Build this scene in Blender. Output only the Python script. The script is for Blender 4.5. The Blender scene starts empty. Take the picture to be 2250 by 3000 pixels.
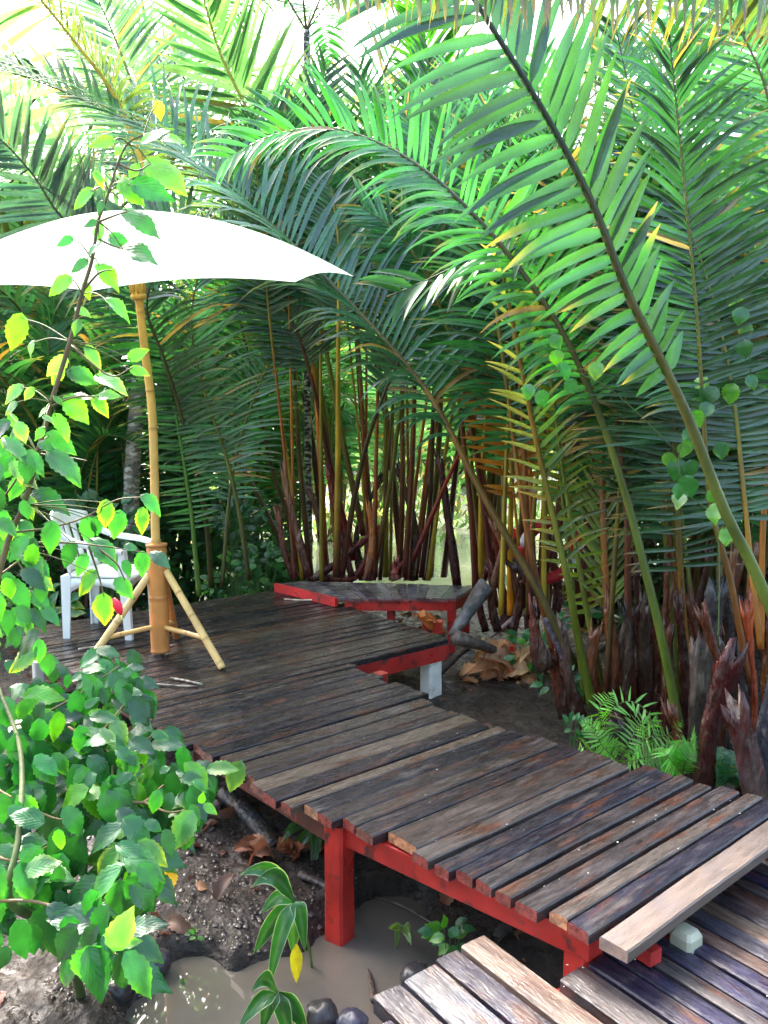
import bpy, math, random
from mathutils import Vector, noise
random.seed(7)
R = math.radians
sc = bpy.context.scene
# ------------------------------------------------------------ camera, world, sun, exposure
F = 2450.0; CX, CY = 1125.0, 1500.0; HC = 1.45
PITCH = math.atan(260 / F)
cam_d = bpy.data.cameras.new('camera'); cam = bpy.data.objects.new('camera', cam_d)
sc.collection.objects.link(cam); sc.camera = cam
cam.location = (0, 0, HC); cam.rotation_euler = (math.pi / 2 - PITCH, 0, 0)
cam_d.sensor_fit = 'HORIZONTAL'; cam_d.sensor_width = 36; cam_d.lens = 36 * F / 2250
cam_d.clip_start = .05; cam_d.clip_end = 500
SUN_EL, SUN_AZ = 46, -34            # azimuth clockwise from +Y
w = bpy.data.worlds.new('World'); sc.world = w; w.use_nodes = True
nt = w.node_tree; bg = nt.nodes['Background']
sky = nt.nodes.new('ShaderNodeTexSky'); sky.sky_type = 'NISHITA'; sky.sun_disc = False
sky.sun_elevation = R(SUN_EL); sky.sun_rotation = R(SUN_AZ)
sky.air_density = .75; sky.dust_density = 5.0; sky.ozone_density = .5
nt.links.new(sky.outputs[0], bg.inputs[0]); bg.inputs[1].default_value = .15
sl = bpy.data.lights.new('sun', 'SUN'); sl.energy = 2.0; sl.angle = R(10); sl.color = (1, .98, .94)
so = bpy.data.objects.new('sun', sl); sc.collection.objects.link(so)
sd = Vector((math.sin(R(SUN_AZ)) * math.cos(R(SUN_EL)), math.cos(R(SUN_AZ)) * math.cos(R(SUN_EL)), math.sin(R(SUN_EL))))
so.rotation_euler = sd.to_track_quat('Z', 'Y').to_euler()
sc.view_settings.view_transform = 'Standard'; sc.view_settings.look = 'None'
sc.view_settings.exposure = 3.15; sc.view_settings.gamma = 1

# ------------------------------------------------------------ where the photo's points are
SP, CP = math.sin(PITCH), math.cos(PITCH)
CAM = Vector((0, 0, HC))
def ray(x, y):
    a, b = (x - CX) / F, -(y - CY) / F
    return Vector((a, b * SP + CP, b * CP - SP))
def at_z(x, y, z=0.0):
    d = ray(x, y); return CAM + d * ((z - HC) / d.z)
def at_d(x, y, D):
    d = ray(x, y); return CAM + d * (D / d.y)
def px_m(D): return 2464.0 / D          # pixels of the photo per metre at distance D

# ------------------------------------------------------------ helpers
C = sc.collection
def V(*a): return Vector(a)
class MB:
    def __init__(s): s.v = []; s.f = []; s.c = []; s.uv = []; s.hasuv = False
    def vert(s, p, c=(1, 1, 1), uv=(0, 0)):
        s.v.append((p[0], p[1], p[2])); s.c.append(c); s.uv.append(uv); return len(s.v) - 1
    def build(s, name, mat, parent=None, smooth=True, label=None):
        me = bpy.data.meshes.new(name); me.from_pydata(s.v, [], s.f)
        ca = me.color_attributes.new('Col', 'FLOAT_COLOR', 'POINT')
        flat = []
        for c in s.c: flat += [c[0], c[1], c[2], 1.0]
        ca.data.foreach_set('color', flat)
        ul = me.uv_layers.new(name='UVMap')
        idx = [0] * len(me.loops); me.loops.foreach_get('vertex_index', idx)
        fl = []
        for i in idx: fl += s.uv[i]
        ul.data.foreach_set('uv', fl)
        if smooth: me.polygons.foreach_set('use_smooth', [True] * len(me.polygons))
        me.materials.append(mat); me.update()
        o = bpy.data.objects.new(name, me); C.objects.link(o)
        if parent is not None: o.parent = parent
        if label: o['label'] = label
        return o
    def box(s, o, a, b, c, col=(1, 1, 1), ch=0.0):
        """box from corner o with edge vectors a,b,c (right handed); ch: small chamfer on long top edges"""
        P = [o, o + a, o + a + b, o + b, o + c, o + a + c, o + a + b + c, o + b + c]
        i = [s.vert(p, col) for p in P]
        for q in ((0, 3, 2, 1), (4, 5, 6, 7), (0, 1, 5, 4), (1, 2, 6, 5), (2, 3, 7, 6), (3, 0, 4, 7)):
            s.f.append(tuple(i[k] for k in q))
    def prism(s, A, B, prof, X, Y, colA=(1, 1, 1), colB=None):
        """profile (list of (x,y)) swept from A to B"""
        colB = colB or colA; n = len(prof)
        ia = [s.vert(A + X * x + Y * y, colA) for x, y in prof]
        ib = [s.vert(B + X * x + Y * y, colB) for x, y in prof]
        for k in range(n): s.f.append((ia[k], ia[(k + 1) % n], ib[(k + 1) % n], ib[k]))
        s.f.append(tuple(reversed(ia))); s.f.append(tuple(ib))
    def tube(s, pts, rad, cols=None, n=8, cap=True, flat=1.0, jag=0):
        cols = cols or [(1, 1, 1)] * len(pts)
        if not isinstance(rad, (list, tuple)): rad = [rad] * len(pts)
        rings = []; prev = None; L = 0
        for i, p in enumerate(pts):
            t = (pts[min(i + 1, len(pts) - 1)] - pts[max(i - 1, 0)]).normalized()
            if prev is None:
                x = t.orthogonal().normalized() if abs(t.z) > .95 else t.cross(V(0, 0, 1)).normalized()
            else: x = (prev - t * prev.dot(t)).normalized()
            prev = x; y = t.cross(x)
            if i: L += (p - pts[i - 1]).length
            ring = []
            for k in range(n):
                a = 2 * math.pi * k / n
                q = p + (x * math.cos(a) + y * math.sin(a) * flat) * rad[i]
                if jag and i == len(pts) - 1: q = q + t * random.uniform(-jag, jag)
                ring.append(s.vert(q, cols[i], (k / n, L)))
            rings.append(ring)
        for i in range(len(rings) - 1):
            for k in range(n):
                s.f.append((rings[i][k], rings[i][(k + 1) % n], rings[i + 1][(k + 1) % n], rings[i + 1][k]))
        if cap: s.f.append(tuple(reversed(rings[0]))); s.f.append(tuple(rings[-1]))
def spline(pts, n):
    """Catmull-Rom through pts, n samples"""
    P = [pts[0] * 2 - pts[1]] + list(pts) + [pts[-1] * 2 - pts[-2]]
    out = []; m = len(pts) - 1
    for i in range(n):
        u = i / (n - 1) * m; k = min(int(u), m - 1); t = u - k
        a, b, c, d = P[k:k + 4]
        out.append(.5 * ((2 * b) + (c - a) * t + (2 * a - 5 * b + 4 * c - d) * t * t + (3 * b - a - 3 * c + d) * t ** 3))
    return out
def lerp(a, b, t): return a + (b - a) * t
def mixc(a, b, t): return tuple(lerp(x, y, t) for x, y in zip(a, b))
def jit(c, k=.15):
    m = 1 + random.uniform(-k, k); return tuple(max(0, x * m * (1 + random.uniform(-k, k) * .4)) for x in c)
def empty(name, loc, label=None, cat=None, group=None, rz=0):
    o = bpy.data.objects.new(name, None); C.objects.link(o); o.location = loc; o.rotation_euler = (0, 0, rz)
    o.empty_display_size = .1
    tag(o, label, cat, group); return o
def tag(o, label=None, cat=None, group=None, kind=None):
    if label: o['label'] = label
    if cat: o['category'] = cat
    if group: o['group'] = group
    if kind: o['kind'] = kind
    return o
def reparent(o, root):
    """o was built in world coordinates: make it a child of root without moving it (root only translates/rotates z)"""
    o.parent = root
    from mathutils import Matrix
    m = Matrix.Translation(root.location) @ root.rotation_euler.to_matrix().to_4x4()
    o.matrix_parent_inverse = m.inverted()
    return o

# ------------------------------------------------------------ materials
def mat(name, rough=.5, color=None, bump=0, bscale=20, bstretch=(1, 1, 1), trans=0, tcol=(1.6, 1.5, .55), var=.25, vscale=6,
        vstretch=(1, 1, 1), rough_var=0, spec=.5, coat=0, col3=None, col2=None, mix_lo=.4, mix_hi=.65, cscale=5, cstretch=(1, 1, 1), veins=False):
    m = bpy.data.materials.new(name); m.use_nodes = True; n = m.node_tree; L = n.links
    b = n.nodes['Principled BSDF']; out = n.nodes['Material Output']
    tc = n.nodes.new('ShaderNodeTexCoord')
    def noi(scale, st, det=4):
        mp = n.nodes.new('ShaderNodeMapping'); mp.inputs['Scale'].default_value = st
        L.new(tc.outputs['Object'], mp.inputs['Vector'])
        t = n.nodes.new('ShaderNodeTexNoise'); t.inputs['Scale'].default_value = scale; t.inputs['Detail'].default_value = det
        L.new(mp.outputs[0], t.inputs['Vector']); return t
    at = n.nodes.new('ShaderNodeAttribute'); at.attribute_name = 'Col'
    base = at.outputs['Color']
    if color:
        mu = n.nodes.new('ShaderNodeMix'); mu.data_type = 'RGBA'; mu.blend_type = 'MULTIPLY'; mu.inputs[0].default_value = 1
        mu.inputs[7].default_value = (*color, 1); L.new(base, mu.inputs[6]); base = mu.outputs[2]
    if col2:
        t = noi(cscale, cstretch, 6)
        mr = n.nodes.new('ShaderNodeMapRange'); mr.inputs[1].default_value = mix_lo; mr.inputs[2].default_value = mix_hi
        L.new(t.outputs[0], mr.inputs[0])
        mx = n.nodes.new('ShaderNodeMix'); mx.data_type = 'RGBA'
        L.new(mr.outputs[0], mx.inputs[0]); L.new(base, mx.inputs[6]); mx.inputs[7].default_value = (*col2, 1); base = mx.outputs[2]
    if col3:
        t = noi(cscale * .63, cstretch, 5); t.inputs['Scale'].default_value = cscale * .63 + 1.37
        mr = n.nodes.new('ShaderNodeMapRange'); mr.inputs[1].default_value = .54; mr.inputs[2].default_value = .7
        L.new(t.outputs[0], mr.inputs[0])
        mx = n.nodes.new('ShaderNodeMix'); mx.data_type = 'RGBA'
        L.new(mr.outputs[0], mx.inputs[0]); L.new(base, mx.inputs[6]); mx.inputs[7].default_value = (*col3, 1); base = mx.outputs[2]
    if var:
        t = noi(vscale, vstretch)
        mr = n.nodes.new('ShaderNodeMapRange'); mr.inputs[1].default_value = .3; mr.inputs[2].default_value = .7
        mr.inputs[3].default_value = 1 - var; mr.inputs[4].default_value = 1 + var
        L.new(t.outputs[0], mr.inputs[0])
        mu = n.nodes.new('ShaderNodeVectorMath'); mu.operation = 'SCALE'
        L.new(base, mu.inputs[0]); L.new(mr.outputs[0], mu.inputs['Scale']); base = mu.outputs[0]
    L.new(base, b.inputs['Base Color'])
    b.inputs['Roughness'].default_value = rough
    if rough_var:
        t = noi(vscale * 1.7, vstretch)
        mr = n.nodes.new('ShaderNodeMapRange'); mr.inputs[1].default_value = .35; mr.inputs[2].default_value = .65
        mr.inputs[3].default_value = max(.02, rough - rough_var); mr.inputs[4].default_value = rough + rough_var
        L.new(t.outputs[0], mr.inputs[0]); L.new(mr.outputs[0], b.inputs['Roughness'])
    b.inputs['Specular IOR Level'].default_value = spec
    if coat: b.inputs['Coat Weight'].default_value = coat; b.inputs['Coat Roughness'].default_value = .12
    if bump:
        t = noi(bscale, bstretch, 5)
        bp = n.nodes.new('ShaderNodeBump'); bp.inputs['Strength'].default_value = 1; bp.inputs['Distance'].default_value = bump
        src = t.outputs[0]
        if veins:   # herringbone side veins from the leaf's own UV
            sx = n.nodes.new('ShaderNodeSeparateXYZ'); L.new(tc.outputs['UV'], sx.inputs[0])
            def M(op, a, bb=None):
                q = n.nodes.new('ShaderNodeMath'); q.operation = op
                if isinstance(a, (int, float)): q.inputs[0].default_value = a
                else: L.new(a, q.inputs[0])
                if bb is not None:
                    if isinstance(bb, (int, float)): q.inputs[1].default_value = bb
                    else: L.new(bb, q.inputs[1])
                return q.outputs[0]
            u = M('ABSOLUTE', sx.outputs[0]); e = M('SUBTRACT', M('MULTIPLY', sx.outputs[1], 34), M('MULTIPLY', u, 20))
            src = M('MULTIPLY', M('ADD', M('SINE', e), 1), .5)
        L.new(src, bp.inputs['Height']); L.new(bp.outputs[0], b.inputs['Normal'])
    if trans:
        tr = n.nodes.new('ShaderNodeBsdfTranslucent')
        mu = n.nodes.new('ShaderNodeVectorMath'); mu.operation = 'MULTIPLY'; mu.inputs[1].default_value = tcol
        L.new(base, mu.inputs[0]); L.new(mu.outputs[0], tr.inputs[0])
        ms = n.nodes.new('ShaderNodeMixShader'); ms.inputs[0].default_value = trans
        L.new(b.outputs[0], ms.inputs[1]); L.new(tr.outputs[0], ms.inputs[2]); L.new(ms.outputs[0], out.inputs[0])
    return m
M_leaflet = mat('palm_leaflet', .27, trans=.3, tcol=(1.5, 1.9, .7), var=.4, vscale=4, spec=.9, coat=.4, bump=.002, bscale=40, rough_var=.1)
M_far = mat('far_foliage', .35, trans=.45, tcol=(2.0, 2.0, .8), var=.3, vscale=2)
M_stalk = mat('palm_stalk', .38, bump=.004, bscale=60, bstretch=(1, 1, .12), var=.4, vscale=9, vstretch=(1, 1, .3), rough_var=.12)
M_stub = mat('palm_stub', .24, bump=.02, bscale=50, bstretch=(1, 1, .25), var=.5, vscale=14, vstretch=(1, 1, .4), rough_var=.14,
             col2=(.33, .27, .2), mix_lo=.62, mix_hi=.74, cscale=9, cstretch=(1, 1, .5))
M_leaf = mat('shrub_leaf', .3, trans=.33, tcol=(1.6, 2.1, .5), bump=.0004, veins=True, var=.22, vscale=25, spec=.8, coat=.3)
M_twig = mat('twig', .6, bump=.002, bscale=60, var=.3)
M_plank = mat('wet_plank', .25, bump=.0025, bscale=16, bstretch=(2.2, 16, 16), var=.5, vscale=6, vstretch=(1.3, 9, 9), rough_var=.2,
              col2=(.095, .078, .07), mix_lo=.56, mix_hi=.74, cscale=3.2, cstretch=(1.2, 5, 5), col3=(.07, .028, .017), spec=.5)
M_pale = mat('pale_plank', .45, bump=.0025, bscale=16, bstretch=(2.2, 16, 16), var=.25, vscale=6, vstretch=(1.3, 7, 7), col2=(.12, .1, .1), mix_lo=.5, mix_hi=.8, cscale=4, cstretch=(1.2, 4, 4))
M_red = mat('red_paint', .42, bump=.003, bscale=30, bstretch=(1, 1, .5), var=.3, vscale=5, rough_var=.15, col2=(.09, .03, .025), mix_lo=.57, mix_hi=.66, cscale=11)
M_white = mat('weathered_white', .6, bump=.004, bscale=30, var=.15, vscale=10, col2=(.35, .3, .23), mix_lo=.6, mix_hi=.8, cscale=8)
M_bamboo = mat('bamboo', .35, bump=.001, bscale=40, var=.18, vscale=6, vstretch=(1, 1, .4), col2=(.42, .2, .05), mix_lo=.5, mix_hi=.85, cscale=6)
M_plastic = mat('white_plastic', .3, var=.03, trans=.12, tcol=(1, 1.05, 1.1))
M_cloth = mat('canopy_cloth', .8, trans=.35, tcol=(1.0, 1.08, .9), var=.03)
M_mud = mat('mud', .55, spec=.35, bump=.03, bscale=18, var=.4, vscale=9, rough_var=.3, col2=(.055, .042, .034), mix_lo=.42, mix_hi=.68, cscale=3)
M_water = mat('muddy_water', .02, color=(.15, .13, .105), var=.3, vscale=1.6, spec=.7)
M_river = mat('river_water', .12, color=(.2, .22, .15), var=.2, vscale=.8, bump=.004, bscale=3)
M_rock = mat('wet_stone', .3, bump=.006, bscale=16, var=.4, vscale=8, rough_var=.12)
M_bark = mat('palm_bark', .7, bump=.02, bscale=14, bstretch=(1, 1, 3), var=.4, vscale=10, vstretch=(1, 1, 2.5),
             col2=(.5, .46, .4), mix_lo=.48, mix_hi=.58, cscale=14, cstretch=(1, 1, 2.2))
M_dry = mat('dry_leaf', .6, trans=.25, tcol=(1.4, 1.1, .8), bump=.004, bscale=20, var=.35, vscale=9)
M_log = mat('dead_wood', .5, bump=.02, bscale=26, bstretch=(1, 1, 1), var=.55, vscale=14, col2=(.07, .045, .035), mix_lo=.5, mix_hi=.62, cscale=12)
M_metal = mat('rib_metal', .35, var=.1)

# ------------------------------------------------------------ palm frond
G_DARK = (.018, .075, .024); G_MID = (.036, .15, .05); G_BRIGHT = (.05, .22, .035); G_BLUE = (.045, .14, .065)
G_YEL = (.3, .27, .035); G_PALE = (.17, .26, .1); G_LIME = (.13, .3, .03)
OLIVE = (.15, .15, .018); MAROON = (.075, .012, .008); ORANGE = (.5, .16, .015); DKOL = (.06, .055, .014); BROWN = (.09, .04, .018)
def frond_geo(pts, L=.6, start=.3, n=46, width=.035, droop=.6, face=None, col=G_MID, stalk=(OLIVE, OLIVE), r0=.03, r1=.004,
              ang=(80, 35), lift=.25, sides=(1, -1), tip=None, lenprof=None, segs=7, lean=(0, 0, 0), gap=0, nring=8, sidecol=None, Ls=(1, 1), angs=None, deadp=.035):
    """returns (stalk MB, leaflets MB). pts: world points base->tip. face: direction the upper face looks to."""
    S = spline(pts, 46)
    D = [0]
    for i in range(1, len(S)): D.append(D[-1] + (S[i] - S[i - 1]).length)
    T = D[-1]
    ms = MB(); ml = MB()
    m = len(S)
    ms.tube(S[::1], [lerp(r0, r1, (i / (m - 1)) ** .8) for i in range(m)],
            [jit(stalk_col(stalk, D[i] / T), .1) for i in range(m)], n=nring, flat=.75)
    lean = Vector(lean)
    for k in range(n):
        for side in sides:
            if random.random() < max(gap, .04): continue
            t = start + (1 - start) * ((k + random.uniform(-.25, .25) + (.25 if side > 0 else 0)) / n)
            t = min(max(t, 0), .999); d = t * T
            i = 0
            while i < m - 2 and D[i + 1] < d: i += 1
            f = (d - D[i]) / max(1e-6, D[i + 1] - D[i]); P = S[i].lerp(S[i + 1], f)
            tg = (S[min(i + 2, m - 1)] - S[max(i - 1, 0)]).normalized()
            fc = Vector(face) if face is not None else V(0, 0, 1)
            sv = tg.cross(fc)
            if sv.length < .05: sv = tg.orthogonal()
            sv.normalize(); up = sv.cross(tg).normalized()
            q = max(0.0, (t - start) / (1 - start))
            aa = angs[0 if side > 0 else 1] if angs else ang
            a = R(lerp(aa[0], aa[1], q ** 1.2) + random.uniform(-8, 8))
            dr = (tg * math.cos(a) + sv * side * math.sin(a) + up * lift * random.uniform(.5, 1.3)).normalized()
            pr = lenprof(q) if lenprof else (.55 + .45 * min(1, q * 4)) * (1 - .62 * max(0, q - .45) / .55)
            ll = L * pr * random.uniform(.86, 1.08) * Ls[0 if side > 0 else 1]
            c0 = jit((sidecol if (sidecol and side < 0) else col), .32)
            dead = random.random() < deadp
            if dead: c0 = jit((.3, .18, .05), .2)
            tipc = tip if tip is not None else (None if random.random() < .75 else (.32, .22, .06))
            wn = up; pos = P.copy(); st = ll / segs; row = None
            wd = width * random.uniform(.8, 1.15); dd = droop * random.uniform(.7, 1.35)
            tw = random.uniform(-.5, .5)
            for j in range(segs + 1):
                s = j / segs
                h = wd * .5 * (min(1, .35 + s * 4) * (1 - s ** 2.6) + .02)
                tcr = (dr.cross(wn))
                if tcr.length < 1e-3: tcr = dr.orthogonal()
                tcr.normalize(); nn = tcr.cross(dr)
                x = (tcr * math.cos(tw * s) + nn * math.sin(tw * s))
                cc = c0 if tipc is None or s < .65 else mixc(c0, tipc, (s - .65) / .35)
                a1 = ml.vert(pos - x * h + nn * h * .35, cc, (-1, s)); a2 = ml.vert(pos, cc, (0, s)); a3 = ml.vert(pos + x * h + nn * h * .35, cc, (1, s))
                if row: ml.f += [(row[0], row[1], a2, a1), (row[1], row[2], a3, a2)]
                row = (a1, a2, a3)
                pos = pos + dr * st
                dr = (dr + (V(0, 0, -1) * dd * (.25 + 1.1 * s) + lean) * (1.0 / segs)).normalized()
    return ms, ml
def stalk_col(st, t):
    if len(st) == 2: return mixc(st[0], st[1], min(1, t * 1.6))
    k = t * (len(st) - 1); i = min(int(k), len(st) - 2); return mixc(st[i], st[i + 1], k - i)
def add_frond(root, pts, label=None, leafmat=None, **kw):
    ms, ml = frond_geo(pts, **kw)
    f = ms.build('frond', M_stalk); reparent(f, root)
    if label: f['label'] = label
    l = ml.build('leaflets', leafmat or M_leaflet); l.parent = f
    return f
def PX(D, *pp):
    """pixel path: D a number or (D0, D1) distances along the path"""
    n = len(pp)
    if isinstance(D, (int, float)): D = (D, D)
    return [at_d(x, y, lerp(D[0], D[1], i / (n - 1))) for i, (x, y) in enumerate(pp)]

# ------------------------------------------------------------ ground and water
PUD = [(at_z(860, 2900, -.5), .19), (at_z(1090, 2760, -.5), .19), (at_z(560, 2850, -.5), .10), (at_z(1150, 2670, -.5), .13), (at_z(960, 2960, -.5), .26),
       (at_z(480, 2970, -.5), .12), (at_z(1130, 2900, -.5), .25), (at_z(640, 2960, -.5), .16), (at_z(780, 3010, -.5), .22)]
def ground_z(x, y):
    h = .075 + .05 * noise.noise(V(x * 1.3, y * 1.3, 3)) + .03 * noise.noise(V(x * 5, y * 5, 1)) + .016 * noise.noise(V(x * 15, y * 15, 5)) + .007 * noise.noise(V(x * 40, y * 40, 5))
    for c, r in PUD:
        d = math.hypot(x - c.x, (y - c.y) * 1.25) / r
        if d < 1.6: h -= .15 * max(0, 1 - (d / 1.6) ** 2) ** 1.2
    if y > 3.6: h += min(1, (y - 3.6) / 2) * .02
    if x > 1.0 and 3.4 < y < 9: h += .05 * min(1, x - 1.0)
    e = 8.6 + .5 * noise.noise(V(x * .4, 0, 0)) + (max(0, -x - 2.5) * 1.8)
    if y > e: h -= min(1.0, (y - e) * .35)
    if y > 24: h += (y - 24) * .25
    return -.5 + max(h, -.9)
def grid(name, x0, x1, y0, y1, step, zf, m, kind='structure', col=(.085, .062, .05)):
    b = MB(); nx = int((x1 - x0) / step) + 1; ny = int((y1 - y0) / step) + 1
    for j in range(ny):
        for i in range(nx):
            x = x0 + i * step; y = y0 + j * step; b.vert((x, y, zf(x, y)), col, (x, y))
    for j in range(ny - 1):
        for i in range(nx - 1):
            a = j * nx + i; b.f.append((a, a + 1, a + nx + 1, a + nx))
    o = b.build(name, m); tag(o, kind=kind); return o
# one sheet with cells that grow with distance
b = MB()
xs = [x * .035 for x in range(-57, 58)]; st = .035; x = xs[-1]
while x < 70: st *= 1.1; x += st; xs.append(x); xs.insert(0, -x)
ys = [1.2 + .035 * k for k in range(90)]; st = .035; y = ys[-1]
while y < 90: st *= 1.06; y += st; ys.append(y)
st = .05; y = 1.2
while y > -20: st *= 1.35; y -= st; ys.insert(0, y)
for y in ys:
    for x in xs:
        gz = ground_z(x, y); wet = min(1, max(0, (gz + .5) / .05))
        b.vert((x, y, gz), mixc((.016, .012, .010), (.034, .026, .022), wet), (x, y))
nx = len(xs)
for j in range(len(ys) - 1):
    for i in range(nx - 1):
        a = j * nx + i; b.f.append((a, a + 1, a + nx + 1, a + nx))
tag(b.build('ground', M_mud), kind='structure')
b = MB(); ii = [b.vert(p) for p in ((-6, .2, -.5), (6, .2, -.5), (6, 5.2, -.5), (-6, 5.2, -.5))]; b.f.append(tuple(ii))
tag(b.build('puddle_water', M_water), 'murky tan puddle beside the red post', None, None, 'structure')
b = MB(); ii = [b.vert(p) for p in ((-45, 8.2, -.51), (45, 8.2, -.51), (45, 34, -.51), (-45, 34, -.51))]; b.f.append(tuple(ii))
tag(b.build('river_water', M_river), kind='structure')

# ------------------------------------------------------------ decks
TH = math.atan2(4000 - CX, math.hypot(F, 260))
UU = V(math.sin(TH), math.cos(TH), 0); VV = V(math.cos(TH), -math.sin(TH), 0); UP = V(0, 0, 1)
deck_rz = math.atan2(UU.y, UU.x)
def uv(p): return p.dot(UU), p.dot(VV)
Lp = [uv(at_z(*q)) for q in [(50, 1862), (503, 2155), (606, 2198), (704, 2263), (791, 2318), (970, 2391), (1105, 2437), (1154, 2440), (1225, 2491), (1335, 2552), (1461, 2607), (1603, 2668), (1749, 2742)]]
RpA = [uv(at_z(*q)) for q in [(819, 1725), (1011, 1772), (1104, 1805), (1217, 1838), (1290, 1865)]]
RpB = [uv(at_z(*q)) for q in [(1035, 1949), (1127, 1992), (1208, 2017), (1300, 2079), (1444, 2122), (1545, 2149), (1661, 2180), (1776, 2227), (1864, 2237), (1986, 2275), (2108, 2302), (2244, 2342)]]
def bev(o, w_=.004):
    b_ = o.modifiers.new('edge', 'BEVEL'); b_.width = w_; b_.segments = 2
def interp(P, v):
    if v <= P[0][1]: return P[0][0]
    for a, b_ in zip(P, P[1:]):
        if v <= b_[1]: return lerp(a[0], b_[0], (v - a[1]) / (b_[1] - a[1]))
    return P[-1][0]
deck = empty('boardwalk', (0, 0, 0), 'long dark wet wooden boardwalk, a square deck narrowing to a walkway on red beams', 'boardwalk', rz=deck_rz)
# children are built in the deck's own frame: x along the boards, y = -v
def DL(u, v, z=0): return V(u, -v, z)
WOODS = [(.022, .016, .019), (.034, .024, .024), (.016, .013, .018), (.05, .027, .02), (.03, .022, .022), (.013, .011, .015), (.05, .038, .032)]
LIGHTW = [(.035, .029, .03), (.048, .036, .032), (.024, .021, .027), (.019, .017, .026), (.07, .057, .05)]
def plank(mb, u0, u1, v0, v1, z, th, col, endcol=None, sag=.004, nseg=14):
    """a board with slightly worn edges, top at z, along x, in deck frame"""
    rows = []; ph = random.uniform(0, 50); tilt = random.uniform(-.003, .003)
    for k in range(nseg + 1):
        x = lerp(u0, u1, k / nseg)
        w0 = .0035 * noise.noise(V(x * 3, ph, 0)); w1 = .0035 * noise.noise(V(x * 3, ph, 9)); dz = sag * noise.noise(V(x * 1.2, ph, 4))
        ya, yb = -v0 + w0, -v1 + w1; e = .005
        zt = z + dz
        ring = [(x, yb, zt - th), (x, ya, zt - th), (x, ya, zt - e + tilt), (x, ya - e, zt + tilt), (x, (ya + yb) / 2, zt + .001), (x, yb + e, zt - tilt), (x, yb, zt - e - tilt)]
        rows.append([mb.vert(p, col) for p in ring])
    n = 7
    for r0_, r1_ in zip(rows, rows[1:]):
        for k in range(n): mb.f.append((r0_[k], r1_[k], r1_[(k + 1) % n], r0_[(k + 1) % n]))
    for rr, rev in ((rows[0], False), (rows[-1], True)):
        ec = endcol or col
        ids = [mb.vert(Vector(mb.v[i]) + V(.0005 if rev else -.0005, 0, 0), ec) for i in rr]
        mb.f.append(tuple(reversed(ids)) if rev else tuple(ids))
rngd = random.Random(11)
mbd = MB(); TK = .036
V_STEP = (RpA[-1][1] + RpB[0][1]) / 2 + .02
v = Lp[0][1] - .19
first = True
while v < V_STEP - .02:
    wv = rngd.choice([.075, .09, .1, .115, .12, .085])
    if V_STEP - (v + wv) < .05: wv = V_STEP - v
    g = rngd.uniform(.011, .019)
    random.seed(int(v * 1000))
    plank(mbd, interp(Lp, v) + rngd.uniform(-.015, .01), interp(RpA, v) + rngd.uniform(-.012, .01), v, v + wv - g, rngd.uniform(-.003, .003), TK, rngd.choice(WOODS), nseg=20)
    v += wv
V_END = uv(at_z(1749, 2742))[1] - .03
bounds = [v]
# board edges read off the lower stretch of the walkway (left ends), then even boards above
low = [uv(at_z(*q))[1] for q in [(1154, 2436), (1216, 2498), (1278, 2529), (1335, 2552), (1396, 2580), (1461, 2607), (1525, 2634), (1603, 2672), (1674, 2704), (1749, 2742)]]
while v < low[0] - .05:
    wv = rngd.choice([.085, .1, .11, .12, .075, .095])
    if low[0] - (v + wv) < .06: wv = low[0] - v
    v += wv; bounds.append(v)
bounds += low[1:]
for k, (a, c) in enumerate(zip(bounds, bounds[1:])):
    random.seed(900 + k); g = rngd.uniform(.01, .018); lowb = a > low[0] - .2
    col = rngd.choice(LIGHTW if a > low[0] - .1 else WOODS + [(.1, .075, .055)])
    red = a > -2.75
    ends = (.26, .05, .04) if red and rngd.random() < .6 else ((.5, .22, .11) if red and rngd.random() < .5 else (.16, .06, .045))
    plank(mbd, interp(Lp, a) + rngd.uniform(-.035, .012), interp(RpB, a) + rngd.uniform(-.03, .02), a, c - g, rngd.uniform(-.003, .003) + (.006 if lowb else 0), TK, col, ends, nseg=14)
o = mbd.build('decking', M_plank, deck, smooth=False)
# red frame: fascia under the last full-width board, edge beams and cross beams
def dbeam(u0, v0, u1, v1, z0, z1, t, name='beam', m=None, col=(.46, .03, .024), parent=None):
    mb = MB(); a, b_ = DL(u0, v0), DL(u1, v1); d = (b_ - a).normalized(); s = V(-d.y, d.x, 0) * t
    mb.box(a - s / 2 + V(0, 0, z0), b_ - a, s, V(0, 0, z1 - z0), col)
    o = mb.build(name, m or M_red, parent or deck, smooth=False); bev(o); return o
vR = RpA[-1][1]
dbeam(RpB[0][0] - .4, V_STEP - .045, RpA[-1][0] + .02, V_STEP - .045, -TK - .11, -TK - .004, .045)
dbeam(RpA[0][0] - .06, Lp[0][1], RpA[-1][0] - .04, V_STEP - .09, -TK - .10, -TK - .004, .045)
dbeam(Lp[0][0] + .05, Lp[0][1], Lp[5][0] + .03, Lp[5][1], -TK - .085, -TK - .004, .045, col=(.12, .03, .02))
dbeam(Lp[5][0] + .03, Lp[5][1] - .25, Lp[-1][0] + .055, V_END - .02, -TK - .085, -TK - .004, .05)
dbeam(RpB[0][0] - .3, V_STEP, RpB[-1][0] - .2, V_END + .2, -TK - .085, -TK - .004, .05)
dbeam((Lp[0][0] + RpA[0][0]) / 2, Lp[0][1], (Lp[0][0] + RpA[0][0]) / 2, V_STEP - .1, -TK - .095, -TK - .006, .05)
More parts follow.
